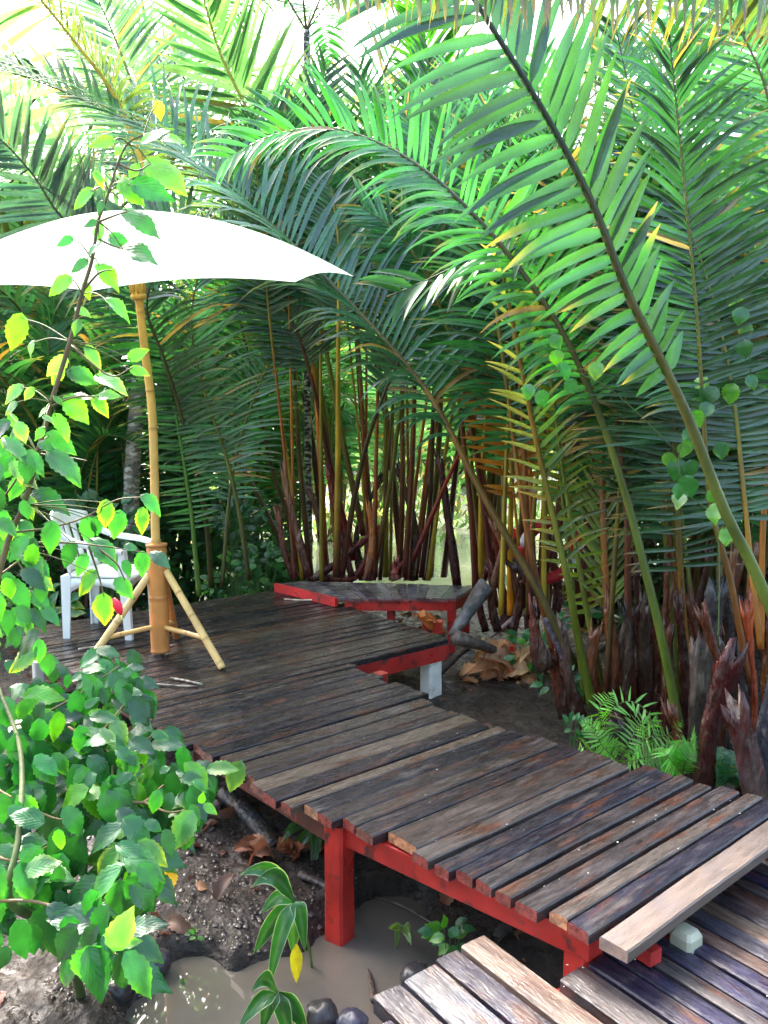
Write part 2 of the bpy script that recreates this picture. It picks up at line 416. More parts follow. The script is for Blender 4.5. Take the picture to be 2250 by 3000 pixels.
# posts of the boardwalk
def post(p, w, ztop, zbot, m, col, ang=0, name='post', parent=None, round_top=False, label=None):
    mb = MB(); X = V(math.cos(ang), math.sin(ang), 0); Y = V(-math.sin(ang), math.cos(ang), 0); h = w / 2; e = w * .12
    prof = [(-h + e, -h), (h - e, -h), (h, -h + e), (h, h - e), (h - e, h), (-h + e, h), (-h, h - e), (-h, -h + e)]
    zs = [zbot + (ztop - zbot) * k / 6 for k in range(7)]
    rows = []
    for z in zs: rows.append([mb.vert(V(p.x, p.y, z) + (X * x + Y * y) * (1 + random.uniform(-.03, .03)), col) for x, y in prof])
    if round_top:
        rows.append([mb.vert(V(p.x, p.y, ztop + h * .45) + X * x * .72 + Y * y * .72, col) for x, y in prof])
    n = 8
    for a, b_ in zip(rows, rows[1:]):
        for k in range(n): mb.f.append((a[k], a[(k + 1) % n], b_[(k + 1) % n], b_[k]))
    mb.f.append(tuple(rows[-1])); mb.f.append(tuple(reversed(rows[0])))
    o = mb.build(name, m, smooth=False)
    if parent: reparent(o, parent)
    if label: o['label'] = label
    return o
ap = math.atan2(VV.y, VV.x)
p = at_z(984, 2420, -.04); post(V(p.x + .01, p.y + .03, 0), .088, -TK - .003, -.75, M_red, (.5, .03, .022), ap + .25, parent=deck, label='stout red post standing in the puddle')
p = at_z(1715, 2712, -.05); post(V(p.x + .0, p.y + .02, 0), .09, -TK - .003, -.7, M_red, (.6, .04, .03), ap, parent=deck)
p = at_z(1263, 1935, -.15); post(V(p.x, p.y + .01, 0), .115, -.152, -.7, M_white, (.9, .86, .78), ap, parent=deck, label='short whitish concrete post with a rounded head')
p = at_z(530, 2190, -.06); post(V(p.x + .02, p.y + .02, 0), .06, -.05, -.65, M_white, (.5, .47, .42), ap, parent=deck, label='thin grey weathered post')
p = at_z(112, 1960, -.1); post(V(p.x, p.y, 0), .06, -.05, -.65, M_white, (.55, .52, .46), ap, parent=deck, label='thin grey weathered post')
for q in ((-.02, 4.9), (-.6, 4.7)):
    post(V(q[0], q[1], 0), .07, -TK - .006, -.65, M_red, (.3, .02, .015), ap, parent=deck)

# loose pale plank lying at the walkway's foot
lp = MB()
A = at_z(1756, 2746, .0); n_dir = (at_z(2250, 2402, 0) - A); n_dir = n_dir.normalized()
ang = math.atan2(n_dir.y, n_dir.x)
plk = empty('loose_plank', (A.x, A.y, 0), 'pale weathered plank lying across the foot of the boardwalk', 'plank', rz=ang)
random.seed(5)
plank(lp, 0, 1.25, 0, .092, .002, .036, (.14, .105, .085), (.3, .2, .16), nseg=16)
o = lp.build('board', M_pale, plk, smooth=False)

# ------------------------------------------------------------ near platform
near = None
ND = V(.575, -.818, 0).normalized(); NN = V(.818, .575, 0).normalized(); NZ = -.14
nrz = math.atan2(ND.y, ND.x)
near = empty('landing_platform', (0, 0, 0), 'dark wet plank landing in the near corner below the boardwalk', 'platform', rz=nrz)
def nl(p): return V(p.dot(ND), p.dot(NN), p.z)
mb = MB()
bl = [((1101, 2926), (1145, 2888), (.03, .025, .035)), ((1186, 2871), (1246, 2840), (.035, .038, .055)), ((1282, 2813), (1328, 2782), (.025, .022, .04)),
      ((1355, 2775), (1403, 2742), (.17, .12, .09)), ((1639, 2862), (1690, 2843), (.06, .05, .048)), ((1729, 2827), (1761, 2797), (.024, .02, .038))]  # bluish boards: sky reflection put into the wood colour
lat = []
for k, (a, b_, col) in enumerate(bl):
    a, b_ = nl(at_z(*a, NZ)), nl(at_z(*b_, NZ)); random.seed(70 + k)
    w0 = a.y; w1 = nl(at_z(*bl[k + 1][0], NZ)).y - .016 if k in (0, 1, 2, 4) else w0 + (.098 if k == 3 else .075)
    plank(mb, (a.x + b_.x) / 2, 1.6, -w1, -w0, NZ, .05, col, jit((.16, .1, .08), .2), nseg=16)
    lat.append((w0, w1, (a.x + b_.x) / 2))
# boards that run on under the loose plank
y = lat[-1][1] + .008
cols = [(.022, .02, .042), (.05, .044, .046), (.027, .025, .048), (.02, .018, .04), (.09, .06, .05), (.045, .042, .055), (.11, .08, .06), (.035, .03, .034), (.05, .025, .02), (.04, .035, .035)]  # blue tones here paint the sky's sheen into the boards
for k in range(12):
    wdt = [.075, .07, .08, .07, .072, .08][k % 6]; random.seed(90 + k)
    sx = nl(at_z(1900, 2760, NZ)).x - .05 - k * .02
    if k == 3: sx += .17
    plank(mb, sx, 1.6, -(y + wdt - .01), -y, NZ, .05, cols[k % 10], (.3, .2, .15), nseg=16)
    y += wdt
# boards hidden between: fill to the left
y = lat[0][0] - .01
for k in range(5):
    random.seed(120 + k); plank(mb, lat[0][2] + .1 + k * .05, 1.6, -(y - .0), -(y - .07), NZ, .05, cols[k], (.16, .1, .08)); y -= .08
mb.build('decking', M_plank, near, smooth=False)
def nbeam(x, y0, y1, z0, z1, t=.05, col=(.45, .03, .025)):
    m_ = MB(); m_.box(V(x, y0, z0), V(t, 0, 0), V(0, y1 - y0, 0), V(0, 0, z1 - z0), col); return m_.build('beam', M_red, near, smooth=False)
nbeam(lat[2][2] + .25, lat[0][0] - .3, lat[-1][1] + .9, NZ - .14, NZ - .052)
nbeam(1.1, lat[0][0] - .3, lat[-1][1] + .9, NZ - .14, NZ - .052)
for q in ((lat[2][2] + .27, lat[1][0]), (lat[2][2] + .27, lat[-1][1] + .6), (1.12, lat[1][0])):
    m_ = MB(); m_.box(V(q[0], q[1], -.75), V(.06, 0, 0), V(0, .06, 0), V(0, 0, NZ - .14 + .75 - .002), (.4, .03, .02)); m_.build('post', M_red, near, smooth=False)
# red beam end resting on the landing
a, b_ = at_z(1790, 2760, NZ + .005), at_z(1905, 2835, NZ + .005)
mb = MB(); d = (b_ - a); s = V(-d.y, d.x, 0).normalized() * .05
mb.box(a - d * .2 + s * 0, d * 1.2, s, V(0, 0, .045), (.6, .04, .035)); 
o = mb.build('red_beam', M_red, smooth=False); tag(o, 'red painted beam end poking out from under the pale plank', 'beam')
# whitish post head notched through the landing
p = at_z(2010, 2745, NZ + .02); o = post(V(p.x, p.y, 0), .075, NZ + .03, -.7, M_white, (.5, .48, .36), nrz, 'concrete_post', round_top=True)
tag(o, 'cream concrete post head showing beside the pale plank', 'post')

# ------------------------------------------------------------ small back platform
bp = [at_z(x, y, .07) for x, y in ((819, 1709), (991, 1752), (1336, 1752), (1395, 1716), (898, 1703))]
bk = empty('back_platform', (bp[1].x, bp[1].y, 0), 'small red edged plank platform below the palms behind the deck', 'platform')
mb = MB(); nb = 15
for k in range(nb):      # boards fan between front and back edges
    random.seed(300 + k)
    def pt(t, back):
        if back: return bp[4].lerp(bp[3], t)
        # front runs left corner -> front corner -> right corner
        return bp[1].lerp(bp[2], t)
    t0, t1 = k / nb, (k + .93) / nb
    a, b_, c, d = pt(t0, 0), pt(t1, 0), pt(t1, 1) , pt(t0, 1)
    a = a + V(0, -random.uniform(0, .03), 0); b_ = b_ + V(0, -random.uniform(0, .03), 0)
    col = jit(random.choice([(.13, .115, .15), (.08, .07, .095), (.15, .125, .13)]), .1)
    q = [a, b_, c, d]; z = .07 + random.uniform(-.002, .002)
    ids = [mb.vert((p.x, p.y, z - .03), (.35, .03, .03)) for p in q] + [mb.vert((p.x, p.y, z), col) for p in q]
    ids2 = [mb.vert((p.x, p.y, z - .0005), (.4, .03, .03)) for p in q[:2]]
    for f_ in ((0, 3, 2, 1), (4, 5, 6, 7), (0, 1, 5, 4), (1, 2, 6, 5), (2, 3, 7, 6), (3, 0, 4, 7)): mb.f.append(tuple(ids[i] for i in f_))
# wedge board on the left
q = [bp[0], bp[1] + V(0, .0, 0), bp[1].lerp(bp[4], .92), bp[4]]
ids = [mb.vert((p.x, p.y, .04), (.35, .03, .03)) for p in q] + [mb.vert((p.x, p.y, .0715), (.1, .09, .11)) for p in q]
for f_ in ((0, 3, 2, 1), (4, 5, 6, 7), (0, 1, 5, 4), (1, 2, 6, 5), (2, 3, 7, 6), (3, 0, 4, 7)): mb.f.append(tuple(ids[i] for i in f_))
o = mb.build('decking', M_plank, smooth=False); reparent(o, bk)
def wbeam(a, b_, z0, z1, t, col, root, name='beam', off=0):
    m_ = MB(); d = (b_ - a); d.z = 0; s = V(-d.y, d.x, 0).normalized(); a2 = V(a.x, a.y, z0) - s * (t / 2 + off)
    m_.box(a2, V(d.x, d.y, 0), s * t, V(0, 0, z1 - z0), col); o = m_.build(name, M_red, smooth=False); return reparent(o, root)
wbeam(bp[0] + V(-.02, 0, 0), bp[1], .003, .074, .03, (.6, .03, .03), bk, off=.018)
wbeam(bp[1] + V(.05, .03, 0), bp[2] + V(-.02, .03, 0), -.035, .038, .04, (.6, .03, .025), bk)
wbeam(bp[2] + V(-.02, .03, 0), bp[3] + V(-.03, -.02, 0), -.035, .038, .04, (.5, .03, .025), bk)
for q in (bp[2] + V(-.03, .06, 0), bp[1].lerp(bp[2], .45) + V(0, .1, 0), bp[3] + V(-.1, -.1, 0)):
    o = post(V(q.x, q.y, 0), .07, .036, -.6, M_red, (.5, .03, .025), 0, parent=bk)

# red post and lifebuoy behind the palms
p = at_d(1507, 1550, 6.25); o = post(V(p.x, p.y, 0), .045, p.z, -.6, M_red, (.75, .04, .03), 0, 'mooring_post'); tag(o, 'bright red post standing behind the palm stems beside the lifebuoy', 'post')
lb = empty('lifebuoy', at_d(1610, 1612, 6.3), 'red and white lifebuoy propped up among the palm stems', 'lifebuoy')
mb = MB(); nR, nr, RR, rr = 40, 12, .235, .045
for i in range(nR):
    a = 2 * math.pi * i / nR
    cw = (.85, .8, .8) if (i + 3) % 10 < 2 else (.68, .035, .04)
    for k in range(nr):
        q = 2 * math.pi * k / nr; mb.vert(V((RR + rr * math.cos(q)) * math.cos(a), rr * math.sin(q), (RR + rr * math.cos(q)) * math.sin(a)), cw)
for i in range(nR):
    for k in range(nr):
        mb.f.append((i * nr + k, ((i + 1) % nR) * nr + k, ((i + 1) % nR) * nr + (k + 1) % nr, i * nr + (k + 1) % nr))
o = mb.build('ring', M_plastic, lb); o.rotation_euler = (R(12), 0, R(20))

# ------------------------------------------------------------ bamboo stand and parasol
UB = at_z(470, 1922, 0); UB.y += 0
def bamboo(mb, pts, rad, seg=.16, col=(.75, .45, .16), n=12, taper=1.0):
    S = spline(pts, max(12, int(sum((b - a).length for a, b in zip(pts, pts[1:])) / .012)))
    L = 0; rs = []; cs = []; T = sum((b - a).length for a, b in zip(S, S[1:]))
    for i, p in enumerate(S):
        if i: L += (p - S[i - 1]).length
        ph = (L % seg) / seg; k = min(ph, 1 - ph) * seg
        r = rad * lerp(1, taper, L / T) * (1 + .09 * math.exp(-(k / .008) ** 2) - .03 * math.exp(-((k - .02) / .02) ** 2))
        rs.append(r); cs.append(mixc(col, (.3, .12, .03), .75 * math.exp(-(k / .006) ** 2)))
    mb.tube(S, rs, cs, n=n)
stand = empty('bamboo_stand', UB, 'bamboo tripod stand with a thick tube, gripping the parasol pole', 'umbrella stand')
mb = MB(); topT = V(UB.x - .005, UB.y, .70)
bamboo(mb, [UB + V(0, 0, .03), UB + V(0, 0, .36), topT], .057, .34, (.68, .26, .07), 20, 1.08)
mb.tube([V(topT.x, topT.y, .695), V(topT.x, topT.y, .71)], [.066, .066], [(.55, .2, .06)] * 2, n=20)
reparent(mb.build('tube', M_bamboo), stand)
feet = [at_z(652, 1958, .012), at_z(252, 1952, .012), at_z(517, 1868, .012)]
tops = [V(UB.x + .055, UB.y - .02, .545), V(UB.x - .05, UB.y - .02, .52), V(UB.x + .03, UB.y + .06, .45)]
for ft, tp in zip(feet, tops):
    mb = MB(); bamboo(mb, [tp, tp.lerp(ft, .5), ft], .023, .17, (.8, .52, .2) if ft is not feet[2] else (.5, .2, .06), 12)
    reparent(mb.build('leg', M_bamboo), stand)
for ft, tp in zip(feet, tops):
    mb = MB(); j = ft.lerp(tp, .3); bamboo(mb, [V(UB.x, UB.y, .17) + (j - UB).normalized() * .05, j], .015, .2, (.7, .4, .13), 10)
    reparent(mb.build('brace', M_bamboo), stand)
par = empty('parasol', UB, 'large white garden parasol tilted towards the viewer on a thin bamboo pole', 'parasol')
P0 = V(UB.x - .004, UB.y, .5); hub = at_d(403, 842, 4.95)
mid = at_d(447, 1230, 5.12)
mb = MB(); bamboo(mb, [P0, V(UB.x - .006, UB.y - .01, .75), mid, hub.lerp(mid, .4), hub + (hub - mid).normalized() * .25], .0275, .23, (.72, .42, .12), 14, .85)
reparent(mb.build('pole', M_bamboo), par)
axis = V(-.03, -.19, 1).normalized()
mb = MB()   # carved collar
aX = axis.orthogonal().normalized(); aY = axis.cross(aX)
mb.tube([hub + axis * z for z in (-.07, -.065, -.04, -.035, .03)], [.03, .045, .045, .038, .036], [(.62, .33, .07)] * 5, n=16)
for k in range(9):
    a = 2 * math.pi * k / 9; c = hub + (aX * math.cos(a) + aY * math.sin(a)) * .04
    mb.tube([c + axis * -.03, c + axis * .06], .008, [(.65, .4, .1)] * 2, n=5)
reparent(mb.build('collar', M_bamboo), par)
apex = hub + axis * .42; RIM = 1.26; cen = apex - axis * .40
ex = (V(1, 0, 0) - axis * axis.x).normalized(); ey = axis.cross(ex)
if ey.y < 0: ey = -ey
NS = 8; a0 = R(-83)
def canopy_pt(a, t):      # t 0 apex .. 1 rim
    k = ((a - a0) / (2 * math.pi / NS)) % 1.0; e = abs(k - .5) * 2          # 1 on the ribs, 0 mid panel
    chord = 1 / math.cos((1 - e) * 0 ) ; sc_ = lerp(.91, 1.0, e ** 2)
    r = RIM * t * lerp(1, sc_, t ** .6)
    h = .40 * (1 - t ** 1.9) - (1 - e ** 2) * .03 * math.sin(math.pi * min(1, t)) + (1 - e ** 2) * .035 * t ** 3
    return cen + ex * (r * math.cos(a)) + ey * (r * math.sin(a)) + axis * h
mb = MB(); NA, NT = 96, 12
tint = [(.82, .84, .74), (.8, .86, .76)]
for j in range(NT + 1):
    for i in range(NA):
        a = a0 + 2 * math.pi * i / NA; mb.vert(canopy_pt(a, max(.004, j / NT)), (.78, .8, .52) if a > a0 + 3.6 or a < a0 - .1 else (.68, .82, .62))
for j in range(NT):
    for i in range(NA):
        mb.f.append((j * NA + i, (j + 1) * NA + i, (j + 1) * NA + (i + 1) % NA, j * NA + (i + 1) % NA))
can = reparent(mb.build('canopy', M_cloth), par)
mb = MB(); mb.tube([canopy_pt(a0 + 2 * math.pi * i / NA, 1.0) for i in range(NA + 1)], .0025, [(.35, .75, .35)] * (NA + 1), n=5)
o = mb.build('hem', M_cloth); o.parent = can
o.matrix_parent_inverse = can.matrix_parent_inverse.copy(); o.parent = par
for i in range(NS):
    a = a0 + 2 * math.pi * i / NS
    mb = MB(); mb.tube([canopy_pt(a, t) - axis * .012 for t in (.02, .25, .5, .75, .97)], .006, [(.1, .13, .08)] * 5, n=6)
    q = canopy_pt(a, .55) - axis * .015; mb.tube([hub + axis * .06, q], .005, [(.1, .13, .08)] * 2, n=6)
    reparent(mb.build('rib', M_metal), par)

# ------------------------------------------------------------ plastic chair
ch = empty('plastic_chair', V(-1.91, 5.74, 0), 'white plastic armchair standing on the deck behind the bamboo stand', 'chair', rz=R(-6))
WHT = (.88, .92, .93)
def arc_shell(name, prof):
    pass
SW, SDp, SH = .225, .22, .42
mb = MB()   # seat with a lip
nx_, ny_ = 10, 10
for j in range(ny_ + 1):
    for i in range(nx_ + 1):
        x = lerp(-SDp, SDp + .02, j / ny_); y = lerp(-SW, SW, i / nx_)
        z = SH - .018 * (1 - (2 * i / nx_ - 1) ** 2) * (1 - (2 * j / ny_ - 1) ** 2) - (.02 if j == ny_ else 0)
        mb.vert((x, y, z), WHT)
for j in range(ny_):
    for i in range(nx_):
        a = j * (nx_ + 1) + i; mb.f.append((a, a + 1, a + nx_ + 2, a + nx_ + 1))
sea = mb.build('seat', M_plastic, ch); md = sea.modifiers.new('t', 'SOLIDIFY'); md.thickness = .02
mb = MB()   # apron under the seat
for (xa, ya, xb, yb) in ((-SDp, -SW, SDp, -SW), (SDp, -SW, SDp, SW), (SDp, SW, -SDp, SW), (-SDp, SW, -SDp, -SW)):
    ids = []
    for t in [k / 8 for k in range(9)]:
        x, y = lerp(xa, xb, t), lerp(ya, yb, t); dz = .05 + .09 * abs(2 * t - 1) ** 2.5
        ids.append((mb.vert((x, y, SH - .005), WHT), mb.vert((x * 1.01, y * 1.01, SH - dz), WHT)))
    for a, b_ in zip(ids, ids[1:]): mb.f.append((a[0], a[1], b_[1], b_[0]))
ap_ = mb.build('apron', M_plastic, ch); md = ap_.modifiers.new('t', 'SOLIDIFY'); md.thickness = .006
mb = MB()   # curved back, open slots
NB = 14
def back_pt(s, h):   # s -1..1 across, h 0..1 up
    top = 1 - .10 * s * s
    return V(-SDp - .02 - .12 * h + .075 * s * s * (1 + .3 * h), s * (SW - .0 + .02 * h), SH + .02 + (.42 * top) * h)
cells = {}
for j in range(13):
    for i in range(NB + 1): cells[i, j] = mb.vert(back_pt(2 * i / NB - 1, j / 12), WHT)
for j in range(12):
    for i in range(NB):
        if 2 <= j <= 8 and i % 2 == 1 and 1 <= i <= NB - 2: continue
        mb.f.append((cells[i, j], cells[i + 1, j], cells[i + 1, j + 1], cells[i, j + 1]))
bk_ = mb.build('backrest', M_plastic, ch); md = bk_.modifiers.new('t', 'SOLIDIFY'); md.thickness = .014
for sgn in (-1, 1):
    mb = MB()      # armrest: sweeps from the back's shoulder forward and down into the front leg
    path = spline([V(-SDp - .06, sgn * (SW + .0), SH + .34), V(-.1, sgn * (SW + .035), SH + .25), V(.12, sgn * (SW + .035), SH + .215), V(.215, sgn * (SW + .03), SH + .19)], 14)
    rows = []
    for k, p_ in enumerate(path):
        hw = lerp(.018, .032, min(1, k / 6)); rows.append([mb.vert(p_ + V(0, -hw, -.006), WHT), mb.vert(p_ + V(0, -hw * .8, .006), WHT), mb.vert(p_ + V(0, hw * .8, .006), WHT), mb.vert(p_ + V(0, hw, -.006), WHT), mb.vert(p_ + V(0, hw * .85, -.03), WHT), mb.vert(p_ + V(0, -hw * .85, -.03), WHT)])
    for a, b_ in zip(rows, rows[1:]):
        for k in range(6): mb.f.append((a[k], a[(k + 1) % 6], b_[(k + 1) % 6], b_[k]))
    mb.f.append(tuple(rows[0])); mb.f.append(tuple(reversed(rows[-1])))
    mb.build('armrest', M_plastic, ch)
    for fx in (1, -1):     # legs: L-shaped tapering channels
        mb = MB(); top = (SH + .19) if fx > 0 else SH + .01
        rows = []
        for k in range(9):
            t = k / 8; z = lerp(top, 0, t); x = fx * lerp(.205, .225, t) if fx > 0 else lerp(-.215, -.225, t); y = sgn * lerp(SW + .03 if fx > 0 else SW, SW - .005, t)
            w1 = lerp(.05, .034, t) if z < SH + .02 else lerp(.03, .05, (top - z) / .2); w2 = lerp(.05, .028, t)
            rows.append([mb.vert(V(x + fx * w1 * .5, y + sgn * .004, z), WHT), mb.vert(V(x - fx * w1 * .9, y + sgn * .004, z), WHT), mb.vert(V(x - fx * w1 * .9, y - sgn * .008, z), WHT), mb.vert(V(x + fx * (w1 * .5 - .012), y - sgn * .008, z), WHT), mb.vert(V(x + fx * (w1 * .5 - .012), y - sgn * w2, z), WHT), mb.vert(V(x + fx * w1 * .5, y - sgn * w2, z), WHT)])
        for a, b_ in zip(rows, rows[1:]):
            for k in range(6): mb.f.append((a[k], b_[k], b_[(k + 1) % 6], a[(k + 1) % 6]))
        mb.f.append(tuple(rows[0])); mb.f.append(tuple(rows[-1]))
        mb.build('leg', M_plastic, ch, smooth=False)

# ------------------------------------------------------------ palms: fronds in sight
def palm(x, y, label, group='nipa palms around the deck', name='nipa_palm', cat='palm'):
    return empty(name, V(x, y, ground_z(x, y)), label, cat, group)
RED3 = (MAROON, OLIVE, OLIVE); ORG3 = (MAROON, (.2, .06, .01), OLIVE, DKOL)
def stub(root, pts, r0, r1, c0, c1, n=14, jag=.03, name='petiole_stub', label=None):
    """dead leaf base: a fibrous flattened sheath, split and ragged at the top"""
    r0 *= .74; r1 *= .74; c0 = tuple(c * .6 for c in c0); c1 = tuple(c * .7 for c in c1)
    S = spline(pts, 16); mb = MB(); k = len(S); prev = None; rings = []; sd_ = random.uniform(0, 99); n = 16
    cut = [random.uniform(-.05, .09) * (1 + .5 * (q % 3 == 0)) for q in range(n)]
    fl = random.uniform(.45, .8)
    for i, p in enumerate(S):
        t = (S[min(i + 1, k - 1)] - S[max(i - 1, 0)]).normalized()
        x = t.cross(V(0, 1, .2)).normalized() if prev is None else (prev - t * prev.dot(t)).normalized(); prev = x; y = t.cross(x)
        r_ = lerp(r0, r1, i / (k - 1)) * (1 + .25 * noise.noise(V(i * .45, sd_, 0)))
        ring = []
        for q in range(n):
            a = 2 * math.pi * q / n
            rr_ = r_ * (1 + .38 * noise.noise(V(math.cos(a) * 2.2, math.sin(a) * 2.2 + sd_, i * .12)) + .10 * (q % 2))
            u_ = p + (x * math.cos(a) + y * math.sin(a) * fl) * rr_
            if i >= k - 2: u_ = u_ + t * cut[q] * (1 if i == k - 1 else .4) + (x * math.cos(a) + y * math.sin(a)) * abs(cut[q]) * .15
            ring.append(mb.vert(u_, mixc(jit(c0, .3), jit(c1, .3), min(1, max(0, i / (k - 1) + random.uniform(-.2, .2))))))
        rings.append(ring)
    # hollow top
    ring = [mb.vert(S[-1].lerp(Vector(mb.v[q]), .55) - (S[-1] - S[-2]) * .9, tuple(c * .4 for c in c1)) for q in rings[-1]]; rings.append(ring)
    for i in range(len(rings) - 1):
        for q in range(n): mb.f.append((rings[i][q], rings[i][(q + 1) % n], rings[i + 1][(q + 1) % n], rings[i + 1][q]))
    mb.f.append(tuple(rings[-1])); mb.f.append(tuple(reversed(rings[0])))
    o = mb.build(name, M_stub); reparent(o, root)
    if label: o['label'] = label
    return o
def base_pt(root, px, py_, D=None):
    """a point on the ground seen at this pixel"""
    p = at_z(px, py_, -.45); return p

# --- A: clump right of the walkway
pA = palm(1.35, 5.0, 'nipa palm clump with green and orange stalks directly behind the bright fern')
random.seed(21)
# long arching frond with drooping bright leaflets (its stalk ends beside the fern)
add_frond(pA, PX((4.4, 4.3), (1990, 2130), (1945, 1900), (1898, 1700), (1834, 1455), (1753, 1207), (1640, 960), (1500, 760), (1370, 612), (1250, 505), (1120, 425), (960, 375), (790, 400), (660, 470)),
          L=.58, start=.42, n=70, width=.032, droop=1.15, face=(.15, -1, .55), col=G_BRIGHT, stalk=((.10, .13, .015), (.12, .16, .02), (.08, .07, .012), DKOL, OLIVE), r0=.034, lift=.35, ang=(72, 40), label='arching frond with bright green drooping leaflets')
# long diagonal frond to the top left
add_frond(pA, PX((5.2, 6.2), (1690, 1960), (1560, 1700), (1420, 1460), (1290, 1210), (1190, 1070), (1060, 925), (940, 800), (830, 690), (690, 570), (480, 415), (260, 300), (40, 215), (-160, 170)),
          L=.95, start=.27, n=98, width=.032, droop=1.5, face=(0, -.5, 1), col=G_BLUE, stalk=(DKOL, (.2, .10, .015), (.05, .06, .012), (.05, .06, .02), DKOL), r0=.037, lift=.5, ang=(70, 25), label='long diagonal frond reaching to the upper left')
# upright stalks with short yellowed leaflets
add_frond(pA, PX((4.7, 4.5), (1735, 2070), (1690, 1850), (1663, 1700), (1577, 1320), (1509, 980), (1470, 780), (1440, 560)),
          L=.27, start=.3, n=34, width=.026, droop=.35, face=(0, -1, .2), col=(.06, .12, .02), sidecol=(.2, .2, .05), stalk=((.11, .14, .012), (.13, .14, .012), (.28, .12, .012), (.16, .16, .03)), r0=.034, lift=.2, ang=(60, 42), gap=.22, tip=(.45, .3, .12))
add_frond(pA, PX((5.0, 4.9), (1770, 2050), (1722, 1800), (1690, 1620), (1650, 1390), (1626, 1200), (1600, 1000), (1560, 800)),
          L=.22, start=.22, n=36, width=.026, droop=.5, face=(0, -1, .2), col=(.16, .2, .02), stalk=((.14, .14, .015), (.13, .16, .02), (.10, .10, .02)), r0=.027, lift=.4, ang=(75, 50), gap=.15)
add_frond(pA, PX((4.9, 5.1), (1812, 2060), (1785, 1850), (1772, 1650), (1766, 1480), (1764, 1320)),
          L=.42, start=.36, n=20, width=.024, droop=.15, face=(0, -1, .1), col=(.22, .28, .06), stalk=(MAROON, (.4, .12, .01), (.2, .09, .015)), r0=.034, r1=.022, lift=.2, ang=(40, 30))
add_frond(pA, PX((4.6, 4.4), (2030, 2110), (2005, 1850), (1988, 1570), (1975, 1250), (1965, 1050), (1940, 820), (1900, 560), (1850, 300), (1800, 60)),
          L=.62, start=.24, n=74, width=.027, droop=.25, face=(.1, -1, .25), col=G_DARK, stalk=(ORANGE, (.07, .07, .01), DKOL, DKOL), r0=.030, lift=.15, ang=(84, 45), tip=(.42, .2, .12), label='upright dark frond whose leaflets end in pinkish tips')
add_frond(pA, PX((4.8, 4.6), (1855, 2060), (1840, 1800), (1836, 1500), (1800, 1200), (1760, 950), (1700, 700), (1620, 450), (1560, 200)),
          L=.55, start=.42, n=62, width=.027, droop=.7, face=(.1, -1, .5), col=G_DARK, stalk=(MAROON, (.12, .03, .01), DKOL, DKOL), r0=.032, lift=.3)
add_frond(pA, PX((5.3, 5.6), (1640, 1990), (1560, 1640), (1520, 1400), (1480, 1100), (1440, 800), (1420, 500), (1430, 250)),
          L=.6, start=.4, n=62, width=.027, droop=.9, face=(0, -1, .6), col=G_MID, stalk=(MAROON, (.3, .1, .01), OLIVE, DKOL), r0=.03, lift=.3)
for q in ([(1665, 2100), (1640, 2020), (1620, 1940)], [(1700, 2100), (1668, 1990), (1650, 1830)], [(1750, 2060), (1735, 1960), (1745, 1850)], [(1840, 2050), (1815, 1930), (1850, 1790)], [(1900, 2120), (1890, 1950), (1895, 1760)], [(1950, 2130), (1955, 2000), (1960, 1850)],
          [(1790, 2080), (1800, 1950), (1780, 1760)], [(1600, 1960), (1570, 1880), (1560, 1780)], [(1930, 2200), (1910, 2100), (1925, 2040)], [(2000, 2150), (2020, 1950), (2010, 1800)], [(1720, 2140), (1690, 2060), (1655, 1970)], [(1830, 2150), (1815, 2090), (1790, 2040)]):
    D = 4.75 + random.uniform(-.2, .2)
    stub(pA, [at_d(x, y, D) for x, y in q], random.uniform(.04, .07), random.uniform(.02, .045), random.choice([(.06, .012, .008), (.10, .02, .012), (.05, .03, .02)]), random.choice([(.16, .03, .015), (.12, .07, .05), (.3, .1, .04)]))

rs_ = random.Random(78)
for k in range(9):
    x0 = rs_.uniform(1700, 2080); x1 = x0 + rs_.uniform(-130, 90); D = rs_.uniform(4.7, 5.4)
    add_frond(pA, [at_d(x0, 2060, D), at_d(lerp(x0, x1, .5), 1600, D), at_d(x1, 1150, D - .1), at_d(x1 + (x1 - x0) * .4, 750, D - .3), at_d(x1 + (x1 - x0), 420, D - .6)], L=.42, start=.4, n=44, width=.024, droop=.4, face=(rs_.uniform(-.5, .5), -1, .4), col=rs_.choice([G_MID, G_DARK, (.07, .14, .03)]), stalk=rs_.choice([(MAROON, (.3, .08, .01), OLIVE), (MAROON, OLIVE, OLIVE), ((.14, .16, .02), (.12, .16, .02))]), r0=rs_.uniform(.016, .026), lift=.2, ang=(66, 34), nring=6)
# --- B: clump at the right edge
pB = palm(2.05, 4.1, 'nearest nipa palm, its very thick green stalk carrying wide bright blades')
random.seed(22)
add_frond(pB, PX((3.3, 3.1), (2380, 2080), (2290, 1860), (2200, 1650), (2120, 1490), (2010, 1210), (1900, 985), (1830, 840), (1745, 620), (1650, 430), (1540, 240), (1440, 80), (1350, -60), (1240, -200)),
          deadp=0, L=.50, start=.46, n=34, width=.05, droop=.62, face=(-.1, -1, .5), col=(.03, .10, .03), stalk=((.12, .16, .02), (.10, .14, .02), (.09, .07, .012), (.02, .035, .014), (.02, .03, .012)), r0=.036, r1=.009, lift=.1, angs=((50, 42), (92, 66)), Ls=(.95, 1.05), lenprof=lambda q: .35 + .65 * min(1, q * 2.2), label='thick foreground frond with wide bright green blades')
add_frond(pB, PX((4.0, 4.2), (2230, 1900), (2205, 1700), (2175, 1400), (2155, 1207), (2120, 1000), (2060, 780), (1980, 560)),
          L=.72, start=.28, n=60, width=.03, droop=.12, face=(0, -1, .15), col=(.06, .15, .06), sidecol=G_DARK, stalk=(ORANGE, OLIVE, (.16, .14, .03)), r0=.022, lift=.1, ang=(88, 62), angs=((88, 62), (88, 62)))
